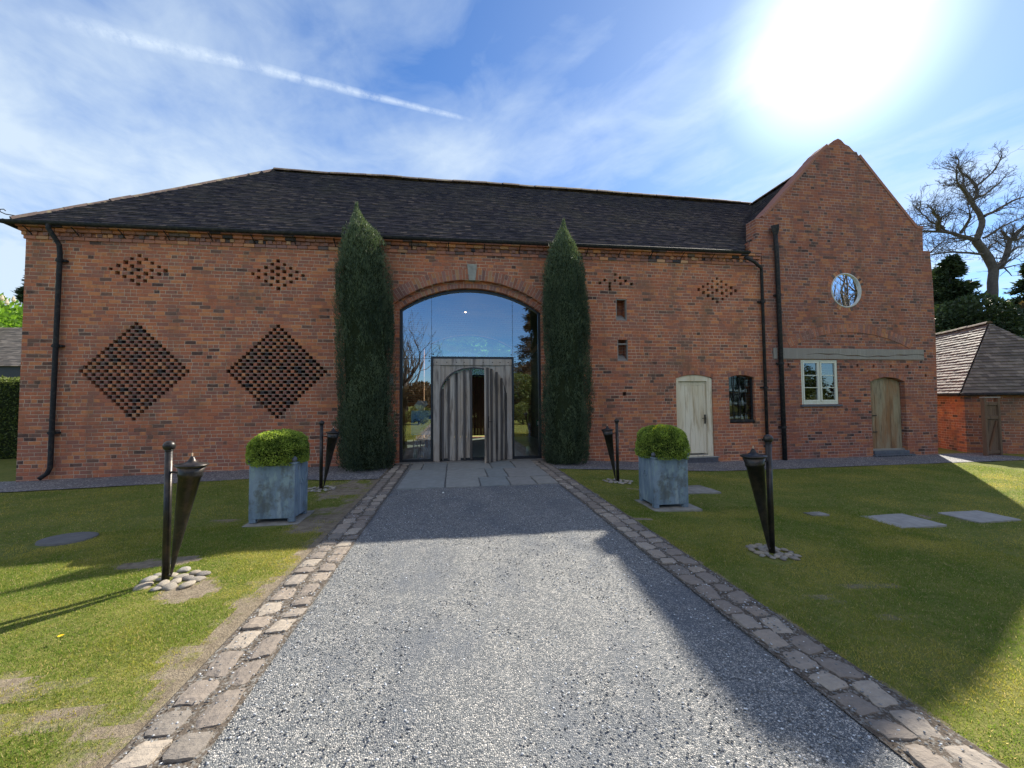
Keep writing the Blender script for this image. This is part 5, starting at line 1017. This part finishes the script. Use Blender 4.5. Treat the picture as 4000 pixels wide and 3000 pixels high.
def leafy(x,y,h,rc,mat_,label,cat='tree',seed=1,n=26000,L_=.22,zb=-.2,nb=9,group=None,nm='leafy_tree',low=.25):
    t=thing(nm,label,cat,(x,y,zb),group=group); rr=random.Random(seed); mb=MB(); mb.tube([(0,0,-.2),(.05,0,h*.3),(0,.1,h*.75)],[rc*.09,rc*.07,.04],10)
    bl=[(0,0,h-rc*.6,rc*.6)]
    for i in range(nb): a=rr.uniform(0,6.28); q=rc*rr.uniform(.35,.75); z=rr.uniform(h*low+rc*.3,h-rc*.6); r_=rc*rr.uniform(.32,.5); bl.append((q*math.cos(a),q*math.sin(a),z,r_)); mb.tube([(0,0,z*.6),(q*math.cos(a)*.6,q*math.sin(a)*.6,z*.9),(q*math.cos(a),q*math.sin(a),z)],[rc*.035,rc*.02,.02],6)
    mb.build('trunk',BARK,t,True); crown(t,bl,n,L_,mat_,seed); return t
def pine(x,y,h,rc,mat_,label,seed=1,n=24000,zb=-.2,L_=.28,cat='conifer',group=None):
    t=thing('conifer_tree',label,cat,(x,y,zb),group=group); r=np.random.default_rng(seed); mb=MB(); mb.tube([(0,0,-.2),(0,0,h*.97)],[rc*.09,.02],8); mb.build('trunk',BARK,t,True)
    nb_=150; zc=np.sort(r.uniform(.06,1,nb_))*h; az=r.uniform(0,6.28,nb_); ln=rc*(1-zc/h)**.8*r.uniform(.6,1.1,nb_)+.12; k=r.integers(0,nb_,n); s_=r.random(n)**.7
    P_=np.stack([np.cos(az[k])*ln[k]*s_,np.sin(az[k])*ln[k]*s_,zc[k]-ln[k]*s_*.15+r.normal(0,.12,n)],1)+r.normal(0,.14,(n,3))*np.array([1,1,.5]); A=np.stack([np.cos(az[k]),np.sin(az[k]),-.1+0*s_],1)+r.normal(0,.5,(n,3)); V_,F_=leafcloud(P_,A,r.uniform(.6,1.3,n)*L_,L_*.3,r); npmesh('crown',V_,F_,np.clip(r.normal(.35,.22,n),0,1),mat_,t); return t
# horse chestnut and conifer at far left
ct_=leafy(-40,29,11.6,6.5,L_CHN,'bright green horse chestnut in blossom beyond the left corner of the barn',seed=3,n=42000,L_=.42,nb=16,nm='horse_chestnut',low=.1)
r=np.random.default_rng(9); P_=r.normal(size=(260,3)); P_/=np.linalg.norm(P_,axis=1,keepdims=True); P_=P_*[6.0,6.0,4.6]+[0,0,6.4]; V_=[];mbb=MB()
for p in P_: mbb.lathe([(.10,0),(.14,.12),(.07,.38),(.0001,.5)],tuple(p),6)
mbb.build('blossom_spikes',L_BLOS,ct_); 
pine(-46,40,16.5,4.5,L_CON,'dark conifer rising behind the horse chestnut at far left',5,30000,L_=.4); pine(-38,42,14.0,4,L_CON,'dark pointed conifer close to the barn corner behind the chestnut',15,22000,L_=.4)
# bare oak on the right, limbs laid out individually
OK_={'t':[(47.46,6),(47.5,8.55),(47.55,10.32),(47.8,12.43),(47.84,13.37),(46.92,14.49),(46.11,15.5)],'a':[(46.11,15.5),(46.56,16.16),(46.92,17.13),(46.83,17.76),(46.3,18.36),(46.02,18.87)],'b':[(46.02,18.87),(45.2,18.87),(44.34,19.08),(43.6,19.24),(42.74,19.34),(41.88,19.33),(41.16,19.44),(40.71,19.97)],'c':[(46.02,18.87),(45.88,19.6),(45.47,20.1),(45.39,20.73),(45.68,21.39),(45.42,22.12)],'d':[(46.03,18.98),(46.76,19.5),(46.87,20.09),(46.58,20.61),(46.17,21.06),(45.37,21.37),(44.51,21.73),(44.57,22.69)],'e':[(46.79,19.56),(47.81,19.95),(48.76,20.55),(49.85,21.28),(50.97,22.12)],'f':[(46.64,20.5),(47.38,21.09),(47.95,21.89),(48.08,22.76)],'g':[(46.11,15.5),(45.49,15.73),(44.51,15.94),(43.78,16.22),(42.55,16.3),(41.33,16.29),(40.36,16.23)],'h':[(42.55,16.3),(41.96,16.63),(41.5,17.02),(40.41,17.01),(39.59,17.32),(38.62,17.16)],'i':[(44.33,16.04),(44.59,16.89),(44.09,17.17),(43.22,17.07)],'j':[(42.68,16.36),(42.47,16.87),(41.99,17.1),(42.17,17.68),(41.82,18.28)],'k':[(46.72,14.27),(44.9,14.4),(43.66,14.44),(42.43,14.28),(41.2,14.07),(40.6,14.19)],'l':[(41.2,14.07),(42.21,14.68),(43.1,15.24),(43.99,15.71)],'m':[(48.0,12.7),(48.09,12.96),(49.17,13.75),(49.5,14.61),(49.9,15.7)],'n':[(49.9,15.7),(50.76,15.85),(51.7,16.11),(53,16.6)],'o':[(49.9,15.7),(50.27,16.25),(50.86,17.14),(51.32,18.03),(51.92,19.04)],'p':[(49.47,14.18),(50.28,14.65),(51.37,15.23),(53,15.7)],'q':[(46.89,17.65),(47.69,18.13),(48.76,18.73),(49.83,19.23),(51.03,19.41)],'r':[(46.49,15.63),(47.16,16.08),(48.23,16.78),(49.3,17.26)],'s':[(47.7,14.63),(48.26,15.29),(49.32,15.77)]}
RD={'t':(.38,.29),'a':(.25,.16),'b':(.15,.045),'c':(.14,.04),'d':(.15,.045),'e':(.10,.035),'f':(.10,.04),'g':(.19,.06),'h':(.16,.05),'i':(.13,.05),'j':(.11,.04),'k':(.10,.04),'l':(.07,.03),'m':(.25,.16),'n':(.14,.05),'o':(.15,.05),'p':(.14,.05),'q':(.13,.04),'r':(.10,.04),'s':(.12,.04)}
def tracedoak():
    bx=47.5; t=thing('bare_oak','large bare spreading oak standing against the sky beyond the gable','tree',(bx,18,-.2)); rr=random.Random(77); tw=MB(); mb=MB(); endy={}
    for k,P_ in OK_.items():
        r0,r1=RD[k]; y=0 if k in 'tam' else endy.get(P_[0],rr.uniform(-.4,.4)); slope=rr.uniform(-.45,.45) if k not in 'tam' else 0; pts=[];rs_=[]
        for i,(x,z) in enumerate(P_): pts.append(Vector((x-bx,y,z+.2))); rs_.append(r0+(r1-r0)*i/(len(P_)-1)); y+=slope
        endy[P_[-1]]=y
        # smooth by one Chaikin-like refinement
        q=[pts[0]];qr=[rs_[0]]
        for i in range(len(pts)-1): 
            for f in (.3,.7): q.append(pts[i].lerp(pts[i+1],f)+Vector((rr.gauss(0,.025),0,rr.gauss(0,.025)))); qr.append(rs_[i]+(rs_[i+1]-rs_[i])*f)
        q.append(pts[-1]); qr.append(rs_[-1]); mb.tube(q,qr,10,caps=False)
        if k in 'ta': continue
        m_=int(len(q)*1.9)
        for i in range(m_):
            j=rr.randint(1,len(q)-1); d0=(q[j]-q[j-1]).normalized(); nd=(d0+Vector((rr.gauss(0,.75),rr.gauss(0,.8),rr.gauss(.02,.7)))).normalized(); branches(tw,q[j],nd,rr.uniform(.9,1.8)*(.55 if k in 'cdef' else .8 if k in 'boq' else 1),max(.028,qr[j]*.35),3,rr,.55,3,5,.08,.009)
        d0=(q[-1]-q[-2]).normalized(); 
        for i in range(3): branches(tw,q[-1],(d0+Vector((rr.gauss(0,.5),rr.gauss(0,.5),rr.gauss(.1,.5)))).normalized(),rr.uniform(.9,1.6)*(.5 if k in 'cdef' else .8),qr[-1]*.7,3,rr,.55,3,5,.06,.009)
    mb.build('trunk',BARK,t,True); tw.build('twigs',BARK,t)
tracedoak()
pine(41.5,17,13.4,4.6,L_CON,'dark conifer just right of the gable behind the outbuilding',21,34000,L_=.45); pine(45.0,20,13.6,4.2,L_CON,'dark conifer left of the oak trunk',22,34000,L_=.45); pine(52.5,18,14.0,5,L_CON,'dark conifer at the right edge behind the oak',23,34000,L_=.45)
leafy(38.6,14,9.6,4.2,L_CON,'dark evergreen against the right side of the gable',seed=31,n=30000,L_=.3,nm='evergreen_tree',low=.05); leafy(44.5,14,9.2,4.0,L_COP,'bronze-leaved tree below the oak above the outbuilding roof',seed=32,n=30000,L_=.3,nm='copper_beech',low=.05); leafy(49,15,10.5,4.6,L_COP,'brownish leafy tree right of the oak trunk',seed=33,n=30000,L_=.3,nm='copper_beech',low=.05)
leafy(34,12,6.6,3.2,L_CON,'low dark shrub mass above the outbuilding ridge',seed=34,n=22000,L_=.25,nm='evergreen_shrub',low=.02)
leafy(30.5,4.0,4.6,2.6,L_CHN,'light green bush peeping over the outbuilding roof at the right edge',seed=35,n=14000,L_=.2,nm='green_bush',low=.02)
# seen through the barn
leafy(-1.5,24,9.5,4.8,L_CHN,'leafy green tree seen through both glazed arches, left one',seed=41,n=26000,L_=.3,low=.1); leafy(6,26,10.5,5.5,L_CHN,'leafy green tree seen through both glazed arches, right one',seed=42,n=26000,L_=.3,low=.1)
leafy(2.2,23,11.5,5.0,L_CHN,'leafy green tree seen through both glazed arches, middle one',seed=43,n=26000,L_=.3,low=.1)
# mirrored in the front glass (they stand behind the viewer)
def bare(x,y,h,label,seed):
    t=thing('bare_tree',label,'tree',(x,y,0)); rr=random.Random(seed); mb=MB(); mb.tube([(0,0,-.1),(.1,0,h*.18),(0,.1,h*.35)],[h*.03,h*.022,h*.018],8)
    tw=MB()
    for i in range(14): branches(tw,Vector((0,.05,h*rr.uniform(.18,.35))),Vector((rr.gauss(0,.7),rr.gauss(0,.7),1)).normalized(),h*.33,h*.012,3,rr,.6,4,6,.2,.012)
    mb.build('trunk',BARK,t,True); tw.build('branches',BARK,t)
bare(-4.6,-27,10.5,'bare tree mirrored in the left side of the arched glass',3); bare(40,-24,21,'bare tree mirrored in the round window',8); bare(35,-27,17,'second bare tree mirrored in the casement window',9); bare(45,-27,19,'third bare tree mirrored beyond the round window',10)
pine(7.6,-26,11.5,3.0,L_COP,'thin brown conifer mirrored in the right side of the arched glass',51,16000,0,.3); leafy(5.6,-24,4.2,2.6,L_HDG,'low bush mirrored in the lower right glass pane',seed=52,n=12000,L_=.2,zb=0,nm='green_bush',low=.02); leafy(-6.5,-26,3.6,2.4,L_COP,'low brown bush mirrored in the lower left glass pane',seed=53,n=12000,L_=.2,zb=0,nm='brown_bush',low=.02)

rr_=random.Random(5)
for i,(x_,y_,h_) in enumerate([(-15,-27,5.5),(-11.5,-24,4.6),(-9,-29,6.5),(-3,-25,3.4),(0.5,-28,3.8),(3,-24,3.2),(10.5,-25,5),(14,-28,6.5),(18,-26,5.5),(24,-27,6.5),(30,-25,5.0),(37,-28,5.5),(43,-25,5.0)]):
    leafy(x_,y_,h_,h_*.62,[L_COP,L_CON,L_HDG][i%3],'undergrowth bush %s behind the viewer, mirrored in the windows'%['brown','dark','olive'][i%3],'bush',60+i,6500,.24,0,6,'bushes behind the viewer','bush',.02)

for i,(x_,y_,h_) in enumerate([(-8.2,-16.5,1.5),(-6.6,-16,1.3),(-5.0,-16.4,1.5),(-3.6,-16,1.2),(-2.4,-16.2,1.35),(3.3,-16.1,1.3),(4.7,-16.4,1.5),(6.3,-16,1.35),(7.9,-16.5,1.5)]):
    leafy(x_,y_,h_,h_*.62,[L_HDG,L_COP][i%2],'low %s shrub added behind the viewer to darken the reflection in the glazed screen'%['olive','brown'][i%2],'shrub',90+i,5000,.09,0,6,'added shrubs behind the viewer','backdrop_shrub',.02)  # row added as a dark backdrop over the mirrored sunlit lawn
